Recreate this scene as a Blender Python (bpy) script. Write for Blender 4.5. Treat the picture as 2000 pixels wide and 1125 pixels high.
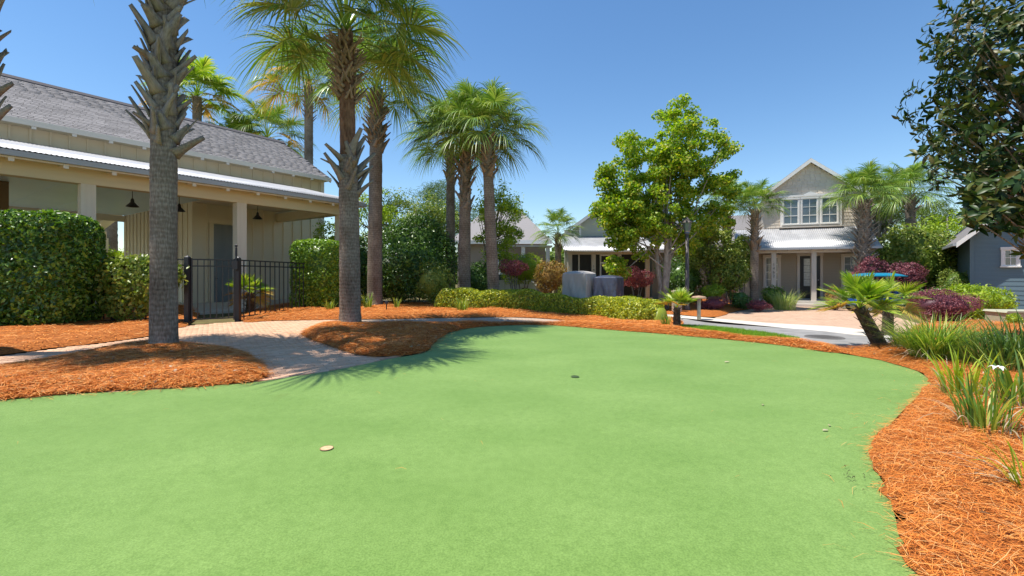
import bpy, math, random
import numpy as np
from mathutils import Vector, Matrix
from mathutils.geometry import delaunay_2d_cdt

for o in list(bpy.data.objects):
    bpy.data.objects.remove(o)
SC = bpy.context.scene
COL = SC.collection
random.seed(7)
RNG = np.random.default_rng(7)
R = math.radians

# ------------------------------------------------------------------ camera
EYE = 1.35          # metres
FPX = 900.0         # focal length in photo pixels (2000 wide)
HOR = 536.0         # horizon row
cam_d = bpy.data.cameras.new('camera')
cam = bpy.data.objects.new('camera', cam_d)
COL.objects.link(cam)
cam.location = (0, 0, EYE)
cam.rotation_euler = (R(90), 0, 0)
cam_d.sensor_width = 36
cam_d.lens = 36 * FPX / 2000
cam_d.shift_y = -(562.5 - HOR) / 2000
cam_d.clip_start = 0.05
cam_d.clip_end = 2000
SC.camera = cam

# ------------------------------------------------------------------ sky and sun
SUN = Vector((-2.75, -0.45, 8.0)).normalized()
W = bpy.data.worlds.new('World')
SC.world = W
W.use_nodes = True
wn = W.node_tree
sky = wn.nodes.new('ShaderNodeTexSky')
sky.sky_type = 'NISHITA'
sky.sun_disc = False
sky.sun_elevation = math.asin(SUN.z)
sky.sun_rotation = math.atan2(SUN.x, SUN.y)
sky.air_density = 1.1
sky.dust_density = 0.0
sky.ozone_density = 3.0
whs = wn.nodes.new('ShaderNodeHueSaturation')
whs.inputs['Saturation'].default_value = 1.16
wn.links.new(sky.outputs[0], whs.inputs['Color'])
wn.links.new(whs.outputs[0], wn.nodes['Background'].inputs[0])
wn.nodes['Background'].inputs[1].default_value = 0.122
sl = bpy.data.lights.new('sun', 'SUN')
sl.energy = 4.9
sl.angle = R(0.5)
sl.color = (1.0, 0.95, 0.87)
so = bpy.data.objects.new('sun', sl)
COL.objects.link(so)
so.location = (-10, -8, 40)
so.rotation_euler = (-SUN).to_track_quat('-Z', 'Y').to_euler()
SC.view_settings.view_transform = 'Standard'
SC.view_settings.look = 'None'
SC.view_settings.exposure = 0.5
SC.view_settings.gamma = 1
SC.render.engine = 'CYCLES'
SC.cycles.use_denoising = True
SC.cycles.max_bounces = 7
SC.cycles.diffuse_bounces = 4
SC.cycles.transparent_max_bounces = 6

# ------------------------------------------------------------------ ground shape, placing
def sm(a, b, v):
    t = np.clip((np.asarray(v, float) - a) / (b - a), 0, 1)
    return t * t * (3 - 2 * t)

def terr(x, y):
    return -0.30 * sm(10.5, 16.5, y) * sm(-1.0, 3.0, x)

def gp(px, py):
    """where the sight line through a photo pixel meets the ground"""
    d = FPX * EYE / max(py - HOR, 2)
    for _ in range(12):
        x = (px - 1000) / FPX * d
        d = FPX * (EYE - float(terr(x, d))) / max(py - HOR, 2)
    return ((px - 1000) / FPX * d, d)

def X(px, d):
    return (px - 1000) / FPX * d

def Z(py, d):
    return EYE + (HOR - py) / FPX * d

def on(x, y):
    return (x, y, float(terr(x, y)))

# ------------------------------------------------------------------ materials
MATS = {}
def nodes_of(name):
    m = bpy.data.materials.new(name)
    m.use_nodes = True
    return m, m.node_tree, m.node_tree.nodes['Principled BSDF']

def rampset(rmp, cols):
    e = rmp.color_ramp.elements
    while len(e) < len(cols):
        e.new(0.5)
    for i, c in enumerate(cols):
        e[i].position = i / (len(cols) - 1)
        e[i].color = (*c, 1)

def mat(name, c1, c2=None, rough=0.7, scale=6, bump=0.0, bscale=60, spec=0.3, stretch=(1, 1, 1), metal=0, detail=6, rnd=0.0, lo=0.3, hi=0.7, dist=0.01):
    if name in MATS:
        return MATS[name]
    m, nt, b = nodes_of(name)
    L = nt.links.new
    if c2 is None:
        c2 = tuple(min(1, v * 1.25) for v in c1)
        c1 = tuple(v * 0.8 for v in c1)
    tc = nt.nodes.new('ShaderNodeTexCoord')
    mp = nt.nodes.new('ShaderNodeMapping')
    mp.inputs['Scale'].default_value = stretch
    L(tc.outputs['Object'], mp.inputs[0])
    n = nt.nodes.new('ShaderNodeTexNoise')
    n.inputs['Scale'].default_value = scale
    n.inputs['Detail'].default_value = detail
    L(mp.outputs[0], n.inputs['Vector'])
    mr = nt.nodes.new('ShaderNodeMapRange')
    mr.inputs[1].default_value = lo
    mr.inputs[2].default_value = hi
    L(n.outputs['Fac'], mr.inputs[0])
    fac = mr.outputs[0]
    if rnd > 0:
        oi = nt.nodes.new('ShaderNodeObjectInfo')
        ge = nt.nodes.new('ShaderNodeNewGeometry')
        ad = nt.nodes.new('ShaderNodeMath'); ad.operation = 'ADD'
        L(oi.outputs['Random'], ad.inputs[0]); L(ge.outputs['Random Per Island'], ad.inputs[1])
        fr = nt.nodes.new('ShaderNodeMath'); fr.operation = 'FRACT'
        L(ad.outputs[0], fr.inputs[0])
        mx = nt.nodes.new('ShaderNodeMix')
        mx.inputs[0].default_value = rnd
        L(fac, mx.inputs[2]); L(fr.outputs[0], mx.inputs[3])
        fac = mx.outputs[0]
    rp = nt.nodes.new('ShaderNodeValToRGB')
    rampset(rp, [c1, c2])
    L(fac, rp.inputs[0])
    L(rp.outputs[0], b.inputs['Base Color'])
    b.inputs['Roughness'].default_value = rough
    b.inputs['Specular IOR Level'].default_value = spec
    b.inputs['Metallic'].default_value = metal
    if bump > 0:
        n2 = nt.nodes.new('ShaderNodeTexNoise')
        n2.inputs['Scale'].default_value = bscale
        n2.inputs['Detail'].default_value = 5
        L(mp.outputs[0], n2.inputs['Vector'])
        bp = nt.nodes.new('ShaderNodeBump')
        bp.inputs['Strength'].default_value = bump
        bp.inputs['Distance'].default_value = dist
        L(n2.outputs['Fac'], bp.inputs['Height'])
        L(bp.outputs[0], b.inputs['Normal'])
    MATS[name] = m
    return m

def leaf(name, cols, rough=0.5, trans=0.3, spec=0.35):
    """leaf palette: every blade takes its own shade; thin leaves let some light through"""
    if name in MATS:
        return MATS[name]
    if name not in ('straw', 'dry_leaf', 'magnolia_leaf'):
        cols = [tuple(min(0.8, v * 1.3) for v in c) for c in cols]
    m, nt, b = nodes_of(name)
    L = nt.links.new
    oi = nt.nodes.new('ShaderNodeObjectInfo')
    ge = nt.nodes.new('ShaderNodeNewGeometry')
    ad = nt.nodes.new('ShaderNodeMath'); ad.operation = 'ADD'
    L(oi.outputs['Random'], ad.inputs[0]); L(ge.outputs['Random Per Island'], ad.inputs[1])
    fr = nt.nodes.new('ShaderNodeMath'); fr.operation = 'FRACT'
    L(ad.outputs[0], fr.inputs[0])
    rp = nt.nodes.new('ShaderNodeValToRGB')
    rampset(rp, cols)
    L(fr.outputs[0], rp.inputs[0])
    L(rp.outputs[0], b.inputs['Base Color'])
    b.inputs['Roughness'].default_value = rough
    b.inputs['Specular IOR Level'].default_value = spec
    tr = nt.nodes.new('ShaderNodeBsdfTranslucent')
    hs = nt.nodes.new('ShaderNodeHueSaturation')
    hs.inputs['Value'].default_value = 1.5
    hs.inputs['Saturation'].default_value = 1.1
    L(rp.outputs[0], hs.inputs['Color'])
    L(hs.outputs[0], tr.inputs['Color'])
    mx = nt.nodes.new('ShaderNodeMixShader')
    mx.inputs[0].default_value = trans
    L(b.outputs[0], mx.inputs[1]); L(tr.outputs[0], mx.inputs[2])
    L(mx.outputs[0], nt.nodes['Material Output'].inputs[0])
    MATS[name] = m
    return m

def turf_material():
    m, nt, b = nodes_of('turf')
    L = nt.links.new
    tc = nt.nodes.new('ShaderNodeTexCoord')
    def noise(s, d, st=(1, 1, 1)):
        mp = nt.nodes.new('ShaderNodeMapping'); mp.inputs['Scale'].default_value = st
        L(tc.outputs['Object'], mp.inputs[0])
        n = nt.nodes.new('ShaderNodeTexNoise'); n.inputs['Scale'].default_value = s; n.inputs['Detail'].default_value = d
        L(mp.outputs[0], n.inputs['Vector']); return n.outputs['Fac']
    def ramp(f, lo, hi, c1, c2):
        mr = nt.nodes.new('ShaderNodeMapRange'); mr.inputs[1].default_value = lo; mr.inputs[2].default_value = hi
        L(f, mr.inputs[0]); rp = nt.nodes.new('ShaderNodeValToRGB'); rampset(rp, [c1, c2]); L(mr.outputs[0], rp.inputs[0]); return rp.outputs[0]
    big = ramp(noise(0.7, 5, (1, 1.6, 1)), 0.3, 0.7, (0.160, 0.275, 0.055), (0.212, 0.332, 0.082))
    fine = ramp(noise(110, 3), 0.3, 0.7, (0.66, 0.70, 0.62), (1.08, 1.06, 1.1))
    mid = ramp(noise(16, 6), 0.3, 0.62, (0.86, 0.89, 0.82), (1, 1, 1))
    worn = ramp(noise(1.7, 7), 0.66, 0.8, (1, 1, 1), (0.86, 0.82, 0.72))
    c = big
    for k in (fine, mid, worn):
        mx = nt.nodes.new('ShaderNodeMix'); mx.data_type = 'RGBA'; mx.blend_type = 'MULTIPLY'; mx.inputs[0].default_value = 1
        L(c, mx.inputs[6]); L(k, mx.inputs[7]); c = mx.outputs[2]
    L(c, b.inputs['Base Color'])
    b.inputs['Roughness'].default_value = 0.85
    b.inputs['Specular IOR Level'].default_value = 0.15
    b.inputs['Sheen Weight'].default_value = 0.12
    bp = nt.nodes.new('ShaderNodeBump'); bp.inputs['Strength'].default_value = 0.45; bp.inputs['Distance'].default_value = 0.006
    L(noise(260, 4), bp.inputs['Height']); L(bp.outputs[0], b.inputs['Normal'])
    return m

def brick_material(name, c1, c2, cm, scale):
    m, nt, b = nodes_of(name)
    L = nt.links.new
    tc = nt.nodes.new('ShaderNodeTexCoord')
    br = nt.nodes.new('ShaderNodeTexBrick')
    br.inputs['Scale'].default_value = scale
    br.inputs['Color1'].default_value = (*c1, 1); br.inputs['Color2'].default_value = (*c2, 1); br.inputs['Mortar'].default_value = (*cm, 1)
    br.inputs['Mortar Size'].default_value = 0.025
    br.inputs['Brick Width'].default_value = 0.5; br.inputs['Row Height'].default_value = 0.25
    L(tc.outputs['Object'], br.inputs['Vector'])
    n = nt.nodes.new('ShaderNodeTexNoise'); n.inputs['Scale'].default_value = 1.3; n.inputs['Detail'].default_value = 8
    L(tc.outputs['Object'], n.inputs['Vector'])
    rp = nt.nodes.new('ShaderNodeValToRGB'); rampset(rp, [(0.72, 0.7, 0.68), (1, 1, 1)]); L(n.outputs['Fac'], rp.inputs[0])
    mx = nt.nodes.new('ShaderNodeMix'); mx.data_type = 'RGBA'; mx.blend_type = 'MULTIPLY'; mx.inputs[0].default_value = 1
    L(br.outputs['Color'], mx.inputs[6]); L(rp.outputs[0], mx.inputs[7])
    L(mx.outputs[2], b.inputs['Base Color'])
    b.inputs['Roughness'].default_value = 0.85
    bp = nt.nodes.new('ShaderNodeBump'); bp.inputs['Strength'].default_value = 0.5; bp.inputs['Distance'].default_value = 0.006
    bp.invert = True
    L(br.outputs['Fac'], bp.inputs['Height']); L(bp.outputs[0], b.inputs['Normal'])
    return m

M_turf = turf_material()
M_straw_bed = mat('straw_bed', (0.20, 0.048, 0.007), (0.68, 0.22, 0.038), rough=0.9, scale=26, bump=1.0, bscale=70, dist=0.03, stretch=(1, 1.7, 1))
M_straw = leaf('straw', [(0.26, 0.065, 0.012), (0.60, 0.175, 0.028), (0.74, 0.25, 0.042), (0.78, 0.33, 0.075), (0.74, 0.44, 0.18)], rough=0.6, trans=0.12, spec=0.25)
M_soil = mat('ground_cover', (0.10, 0.075, 0.03), (0.16, 0.14, 0.05), rough=0.95, scale=3, bump=0.8, bscale=30, dist=0.03)
M_asphalt = mat('asphalt', (0.20, 0.195, 0.19), (0.30, 0.29, 0.28), rough=0.9, scale=2.5, bump=0.3, bscale=200, dist=0.004)
M_conc = mat('concrete', (0.50, 0.46, 0.40), (0.64, 0.60, 0.53), rough=0.85, scale=4, bump=0.2, bscale=90, dist=0.004)
M_paver = mat('paver', (0.58, 0.33, 0.20), (0.80, 0.52, 0.34), rough=0.85, scale=9, bump=0.5, bscale=120, dist=0.004, rnd=0.55)
M_sand = mat('joint_sand', (0.36, 0.25, 0.17), (0.46, 0.33, 0.235), rough=0.95, scale=30, bump=0.4, bscale=200, dist=0.003)
M_drive = brick_material('driveway_pavers', (0.56, 0.36, 0.24), (0.70, 0.48, 0.33), (0.36, 0.24, 0.17), 2.4)
M_walk = brick_material('walkway_pavers', (0.50, 0.37, 0.27), (0.60, 0.46, 0.35), (0.36, 0.26, 0.19), 2.4)
M_grass = leaf('lawn_grass', [(0.12, 0.22, 0.02), (0.19, 0.32, 0.03), (0.28, 0.42, 0.05)], trans=0.35)
M_cream = mat('cream_paint', (0.74, 0.64, 0.47), (0.79, 0.69, 0.52), rough=0.6, scale=3, bump=0.05, bscale=40)
M_trim = mat('warm_white_trim', (0.72, 0.65, 0.54), (0.78, 0.71, 0.60), rough=0.55, scale=4)
M_soffit = mat('soffit_paint', (0.70, 0.60, 0.40), (0.76, 0.66, 0.45), rough=0.6, scale=4)
M_white = mat('white_paint', (0.74, 0.72, 0.68), (0.82, 0.80, 0.76), rough=0.5, scale=4)
M_tin = mat('galvanised_sheet', (0.34, 0.34, 0.35), (0.46, 0.46, 0.47), rough=0.42, scale=2.5, spec=0.5, metal=0.25, stretch=(1, 1, 0.3))
M_gutter = mat('grey_gutter', (0.36, 0.38, 0.41), (0.44, 0.46, 0.49), rough=0.4, scale=5, metal=0.2)
M_ceil = mat('pale_blue_ceiling', (0.72, 0.87, 0.90), (0.76, 0.90, 0.92), rough=0.35, scale=2, spec=0.5)
M_shin = mat('roof_shingle', (0.155, 0.145, 0.142), (0.31, 0.29, 0.285), rough=0.95, scale=30, bump=0.5, bscale=150, dist=0.004, rnd=0.6)
M_ridge = mat('ridge_cap', (0.06, 0.055, 0.06), (0.10, 0.09, 0.095), rough=0.9, scale=30)
M_black = mat('black_metal', (0.012, 0.013, 0.017), (0.025, 0.027, 0.034), rough=0.4, scale=20, spec=0.5)
M_bluedoor = mat('grey_blue_door', (0.20, 0.22, 0.23), (0.25, 0.27, 0.28), rough=0.5, scale=3)
def trunk_material():
    m, nt, b = nodes_of('palm_trunk'); L = nt.links.new
    tc = nt.nodes.new('ShaderNodeTexCoord')
    def nz(scale, st, detail=8):
        mp = nt.nodes.new('ShaderNodeMapping'); mp.inputs['Scale'].default_value = st; L(tc.outputs['Object'], mp.inputs[0])
        n = nt.nodes.new('ShaderNodeTexNoise'); n.inputs['Scale'].default_value = scale; n.inputs['Detail'].default_value = detail
        L(mp.outputs[0], n.inputs['Vector']); return n.outputs['Fac']
    wv = nt.nodes.new('ShaderNodeTexWave'); wv.bands_direction = 'Z'; wv.inputs['Scale'].default_value = 3.6
    wv.inputs['Distortion'].default_value = 5; wv.inputs['Detail'].default_value = 4; wv.inputs['Detail Scale'].default_value = 2.5
    L(tc.outputs['Object'], wv.inputs['Vector'])
    def mixf(a, c, k):
        mx = nt.nodes.new('ShaderNodeMix'); mx.inputs[0].default_value = k; L(a, mx.inputs[2]); L(c, mx.inputs[3]); return mx.outputs[0]
    f = mixf(mixf(nz(1.6, (1, 1, 0.8)), nz(30, (1.6, 1.6, 0.35)), 0.5), wv.outputs['Fac'], 0.07)
    mr = nt.nodes.new('ShaderNodeMapRange'); mr.inputs[1].default_value = 0.34; mr.inputs[2].default_value = 0.68; L(f, mr.inputs[0])
    rp = nt.nodes.new('ShaderNodeValToRGB'); rampset(rp, [(0.10, 0.075, 0.055), (0.22, 0.178, 0.14), (0.38, 0.325, 0.265)]); L(mr.outputs[0], rp.inputs[0])
    L(rp.outputs[0], b.inputs['Base Color']); b.inputs['Roughness'].default_value = 0.95; b.inputs['Specular IOR Level'].default_value = 0.15
    h = mixf(nz(36, (1.6, 1.6, 0.4)), wv.outputs['Fac'], 0.2)
    bp = nt.nodes.new('ShaderNodeBump'); bp.inputs['Strength'].default_value = 1.0; bp.inputs['Distance'].default_value = 0.014
    L(h, bp.inputs['Height']); L(bp.outputs[0], b.inputs['Normal'])
    return m
M_trunk = trunk_material()
M_trunkb = mat('palm_trunk_brown', (0.10, 0.05, 0.03), (0.30, 0.17, 0.10), rough=0.95, scale=7, bump=1.0, bscale=12, dist=0.04, stretch=(2.5, 2.5, 0.8))
M_boot = mat('palm_boot', (0.16, 0.13, 0.10), (0.42, 0.365, 0.30), rough=0.9, scale=9, bump=0.8, bscale=30, dist=0.01, stretch=(4, 4, 0.8), rnd=0.4)
M_bootb = mat('palm_boot_tan', (0.16, 0.11, 0.07), (0.42, 0.32, 0.22), rough=0.9, scale=9, bump=0.8, bscale=30, dist=0.01, stretch=(4, 4, 0.8), rnd=0.5)
M_bark = mat('bark', (0.12, 0.10, 0.08), (0.34, 0.30, 0.25), rough=0.95, scale=10, bump=0.8, bscale=20, dist=0.02, stretch=(2, 2, 0.5))
M_frond = leaf('palm_frond', [(0.058, 0.115, 0.02), (0.115, 0.205, 0.028), (0.18, 0.265, 0.042), (0.28, 0.33, 0.085)], rough=0.4, trans=0.2, spec=0.5)
M_frondy = leaf('palm_frond_old', [(0.22, 0.20, 0.04), (0.38, 0.28, 0.05), (0.46, 0.30, 0.07), (0.34, 0.19, 0.08)], rough=0.6, trans=0.3)
M_fan = leaf('fan_palm_frond', [(0.08, 0.15, 0.02), (0.16, 0.26, 0.025), (0.25, 0.34, 0.04), (0.38, 0.40, 0.08)], rough=0.4, trans=0.35, spec=0.45)
M_dark = leaf('dark_leaf', [(0.018, 0.048, 0.010), (0.045, 0.10, 0.016), (0.08, 0.155, 0.024), (0.125, 0.20, 0.035)], rough=0.35, trans=0.22, spec=0.5)
M_hedge = leaf('hedge_leaf', [(0.016, 0.045, 0.007), (0.05, 0.115, 0.014), (0.11, 0.21, 0.024), (0.20, 0.31, 0.04)], rough=0.35, trans=0.25, spec=0.5)
M_hedge2 = leaf('bright_hedge_leaf', [(0.06, 0.13, 0.012), (0.12, 0.22, 0.02), (0.19, 0.30, 0.03), (0.27, 0.38, 0.04)], rough=0.35, trans=0.3, spec=0.5)
M_low = leaf('low_hedge_leaf', [(0.11, 0.14, 0.016), (0.21, 0.26, 0.024), (0.34, 0.37, 0.034), (0.50, 0.46, 0.05)], rough=0.4, trans=0.28, spec=0.4)
M_maple = leaf('maple_leaf', [(0.07, 0.14, 0.014), (0.13, 0.23, 0.018), (0.20, 0.30, 0.025), (0.28, 0.35, 0.035), (0.36, 0.34, 0.05)], rough=0.45, trans=0.45)
M_lime = leaf('lime_leaf', [(0.12, 0.19, 0.018), (0.21, 0.30, 0.025), (0.32, 0.38, 0.035)], rough=0.45, trans=0.35)
M_mid = leaf('mid_leaf', [(0.06, 0.11, 0.015), (0.12, 0.18, 0.025), (0.20, 0.25, 0.04), (0.27, 0.29, 0.07)], rough=0.4, trans=0.28, spec=0.4)
M_pine = leaf('pine_needle', [(0.05, 0.095, 0.018), (0.11, 0.17, 0.025), (0.18, 0.23, 0.035)], rough=0.6, trans=0.25)
M_purple = leaf('purple_leaf', [(0.065, 0.022, 0.032), (0.14, 0.045, 0.06), (0.22, 0.07, 0.085), (0.30, 0.11, 0.11)], rough=0.5, trans=0.3)
M_pink = leaf('rose_leaf', [(0.12, 0.035, 0.045), (0.27, 0.08, 0.095), (0.38, 0.12, 0.12), (0.42, 0.18, 0.13)], rough=0.5, trans=0.3)
M_bronze = leaf('bronze_leaf', [(0.11, 0.07, 0.02), (0.22, 0.14, 0.035), (0.33, 0.19, 0.05), (0.28, 0.24, 0.05)], rough=0.5, trans=0.3)
M_mag = leaf('magnolia_leaf', [(0.014, 0.036, 0.007), (0.022, 0.052, 0.009), (0.035, 0.07, 0.012), (0.05, 0.085, 0.014), (0.10, 0.115, 0.02), (0.12, 0.085, 0.025)], rough=0.42, trans=0.18, spec=0.28)
M_strap = leaf('strap_leaf', [(0.05, 0.11, 0.02), (0.11, 0.19, 0.025), (0.20, 0.29, 0.04), (0.36, 0.38, 0.08)], rough=0.4, trans=0.35, spec=0.4)
M_strapd = leaf('strap_leaf_dark', [(0.035, 0.08, 0.015), (0.07, 0.13, 0.025), (0.12, 0.19, 0.04)], rough=0.4, trans=0.3, spec=0.4)
M_strapg = leaf('fountain_grass', [(0.14, 0.22, 0.05), (0.22, 0.31, 0.08), (0.32, 0.38, 0.12), (0.40, 0.42, 0.2)], rough=0.5, trans=0.35)
M_strapy = leaf('strap_leaf_yellow', [(0.12, 0.20, 0.02), (0.25, 0.33, 0.03), (0.40, 0.43, 0.06)], rough=0.4, trans=0.35, spec=0.4)
M_dry = leaf('dry_leaf', [(0.32, 0.24, 0.14), (0.45, 0.37, 0.24), (0.52, 0.45, 0.32)], rough=0.8, trans=0.2)

def glass_mat():
    m, nt, b = nodes_of('window_glass')
    b.inputs['Base Color'].default_value = (0.10, 0.13, 0.15, 1)
    b.inputs['Roughness'].default_value = 0.04
    b.inputs['Specular IOR Level'].default_value = 0.9
    return m
M_glass = glass_mat()

# ------------------------------------------------------------------ mesh helpers
def npmesh(name, V, F):
    V = np.asarray(V, np.float32); F = np.asarray(F, np.int32)
    me = bpy.data.meshes.new(name)
    k = F.shape[1]
    me.vertices.add(len(V)); me.vertices.foreach_set('co', V.ravel())
    me.loops.add(F.size); me.loops.foreach_set('vertex_index', F.ravel())
    me.polygons.add(len(F)); me.polygons.foreach_set('loop_start', np.arange(0, F.size, k, dtype=np.int32))
    me.update(calc_edges=True)
    return me

def link(name, me, m=None, parent=None, loc=(0, 0, 0), rot=None, scale=None, smooth=False, mw=None):
    o = bpy.data.objects.new(name, me)
    if m is not None and me is not None and len(me.materials) == 0:
        me.materials.append(m)
    COL.objects.link(o)
    if parent is not None:
        o.parent = parent
    if mw is not None:
        o.matrix_local = mw
    else:
        o.location = loc
        if rot is not None: o.rotation_euler = rot
        if scale is not None: o.scale = scale if hasattr(scale, '__len__') else (scale,) * 3
    if smooth and me is not None:
        me.polygons.foreach_set('use_smooth', np.ones(len(me.polygons), bool))
    return o

def tag(o, label=None, cat=None, group=None, kind=None):
    if label: o['label'] = label
    if cat: o['category'] = cat
    if group: o['group'] = group
    if kind: o['kind'] = kind
    return o

def thing(name, label, cat, loc=(0, 0, 0), rz=0.0, group=None):
    o = bpy.data.objects.new(name, None)
    o.empty_display_size = 0.2
    COL.objects.link(o)
    o.location = loc
    o.rotation_euler = (0, 0, rz)
    return tag(o, label, cat, group)

class MB:
    def __init__(s): s.v = []; s.f = []
    def add(s, vs, fs):
        n = len(s.v)
        s.v += [tuple(p) for p in vs]; s.f += [tuple(i + n for i in f) for f in fs]
        return s
    def box(s, x0, x1, y0, y1, z0, z1, M=None):
        vs = [(x, y, z) for z in (z0, z1) for y in (y0, y1) for x in (x0, x1)]
        if M is not None: vs = [M @ Vector(p) for p in vs]
        return s.add(vs, [(0, 2, 3, 1), (4, 5, 7, 6), (0, 1, 5, 4), (2, 6, 7, 3), (0, 4, 6, 2), (1, 3, 7, 5)])
    def bar(s, a, b, w, h=None):
        h = h or w
        a = Vector(a); b = Vector(b); d = (b - a)
        q = d.to_track_quat('Z', 'Y').to_matrix().to_4x4()
        M = Matrix.Translation(a) @ q
        return s.box(-w / 2, w / 2, -h / 2, h / 2, 0, d.length, M)
    def prism(s, poly, axis, a, b):
        """polygon extruded along an axis from a to b; poly gives the other two coordinates"""
        n = len(poly)
        def mk(p, t):
            return {'x': (t, p[0], p[1]), 'y': (p[0], t, p[1]), 'z': (p[0], p[1], t)}[axis]
        vs = [mk(p, a) for p in poly] + [mk(p, b) for p in poly]
        fs = [tuple(range(n)), tuple(range(2 * n - 1, n - 1, -1))] + [(i, i + n, (i + 1) % n + n, (i + 1) % n) for i in range(n)]
        return s.add(vs, fs)
    def tube(s, path, rad, n=10, cap=True):
        path = [Vector(p) for p in path]
        vs = []; fs = []
        for i, p in enumerate(path):
            d = (path[min(i + 1, len(path) - 1)] - path[max(i - 1, 0)]).normalized()
            u = d.orthogonal().normalized() if abs(d.z) < 0.6 else Vector((1, 0, 0)) - d * d.x
            u.normalize(); w = d.cross(u)
            r = rad[i] if hasattr(rad, '__len__') else rad
            for k in range(n):
                a = 2 * math.pi * k / n
                vs.append(p + (u * math.cos(a) + w * math.sin(a)) * r)
        for i in range(len(path) - 1):
            for k in range(n):
                k2 = (k + 1) % n
                fs.append((i * n + k, i * n + k2, (i + 1) * n + k2, (i + 1) * n + k))
        if cap:
            fs.append(tuple(range(n - 1, -1, -1))); fs.append(tuple(len(vs) - n + k for k in range(n)))
        return s.add(vs, fs)
    def lathe(s, prof, n=16, c=(0, 0, 0)):
        vs = [(c[0] + r * math.cos(2 * math.pi * k / n), c[1] + r * math.sin(2 * math.pi * k / n), c[2] + z) for r, z in prof for k in range(n)]
        fs = [(i * n + k, i * n + (k + 1) % n, (i + 1) * n + (k + 1) % n, (i + 1) * n + k) for i in range(len(prof) - 1) for k in range(n)]
        return s.add(vs, fs)
    def mesh(s, name):
        me = bpy.data.meshes.new(name); me.from_pydata(s.v, [], s.f); me.update(); return me
    def build(s, name, m, parent=None, smooth=False, **k):
        return link(name, s.mesh(name), m, parent, smooth=smooth, **k)

UNIT = MB().box(-0.5, 0.5, -0.5, 0.5, -0.5, 0.5).mesh('piece')
def unitbox(m):
    k = 'unit_' + m.name
    if k not in MATS:
        me = UNIT.copy(); me.materials.append(m); MATS[k] = me
    return MATS[k]

def brect(name, m, parent, x0, x1, y0, y1, z0, z1):
    """box part that shares one unit mesh per material"""
    return link(name, unitbox(m), None, parent, loc=((x0 + x1) / 2, (y0 + y1) / 2, (z0 + z1) / 2), scale=(x1 - x0, y1 - y0, z1 - z0))

def pieces(name, m, parent, mats, limit=300, rest='rest', base=None):
    """alike pieces: the first `limit` are parts of their own, the rest one joined part"""
    me0 = base if base is not None else unitbox(m)
    if len(me0.materials) == 0: me0.materials.append(m)
    for M in mats[:limit]:
        link(name, me0, None, parent, mw=M)
    if len(mats) > limit:
        v0 = np.array([v.co for v in me0.vertices]); f0 = np.array([list(p.vertices) for p in me0.polygons])
        V = []; F = []
        for i, M in enumerate(mats[limit:]):
            A = np.array(M); V.append(v0 @ A[:3, :3].T + A[:3, 3]); F.append(f0 + i * len(v0))
        tag(link(rest, npmesh(rest, np.vstack(V), np.vstack(F)), m, parent), kind='stuff')

def TRS(loc, rz, scale, extra=None):
    M = Matrix.Translation(loc) @ Matrix.Rotation(rz, 4, 'Z')
    if extra is not None: M = M @ extra
    return M @ Matrix.Diagonal((*scale, 1))

# ------------------------------------------------------------------ flat outlines
def smooth_line(pts, closed=True, sub=5):
    P = np.array(pts, float); n = len(P); out = []
    for i in range(n if closed else n - 1):
        g = (lambda k: P[k % n]) if closed else (lambda k: P[min(max(k, 0), n - 1)])
        p0, p1, p2, p3 = g(i - 1), g(i), g(i + 1), g(i + 2)
        for s in range(sub):
            t = s / sub
            out.append(0.5 * (2 * p1 + (p2 - p0) * t + (2 * p0 - 5 * p1 + 4 * p2 - p3) * t * t + (3 * p1 - p0 - 3 * p2 + p3) * t ** 3))
    return np.array(out)

def inside(P, poly):
    x, y = P[:, 0], P[:, 1]; c = np.zeros(len(P), bool); n = len(poly); j = n - 1
    for i in range(n):
        xi, yi = poly[i]; xj, yj = poly[j]
        k = ((yi > y) != (yj > y)) & (x < (xj - xi) * (y - yi) / (yj - yi + 1e-12) + xi)
        c ^= k; j = i
    return c

def edge_dist(P, poly):
    d = np.full(len(P), 1e9); n = len(poly)
    for i in range(n):
        a = poly[i]; b = poly[(i + 1) % n]; ab = b - a
        t = np.clip(((P - a) @ ab) / (ab @ ab + 1e-12), 0, 1)
        d = np.minimum(d, np.linalg.norm(P - a - t[:, None] * ab, axis=1))
    return d

_ph = RNG.uniform(0, 6.28, (14, 2)); _fr = RNG.normal(0, 1, (14, 2))
def lumps(x, y, s=1.0):
    v = 0
    for i in range(14):
        v = v + np.sin((_fr[i, 0] * x + _fr[i, 1] * y) * s * (1 + i * 0.25) + _ph[i, 0]) / (1 + i * 0.25)
    return v / 3.0

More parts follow.
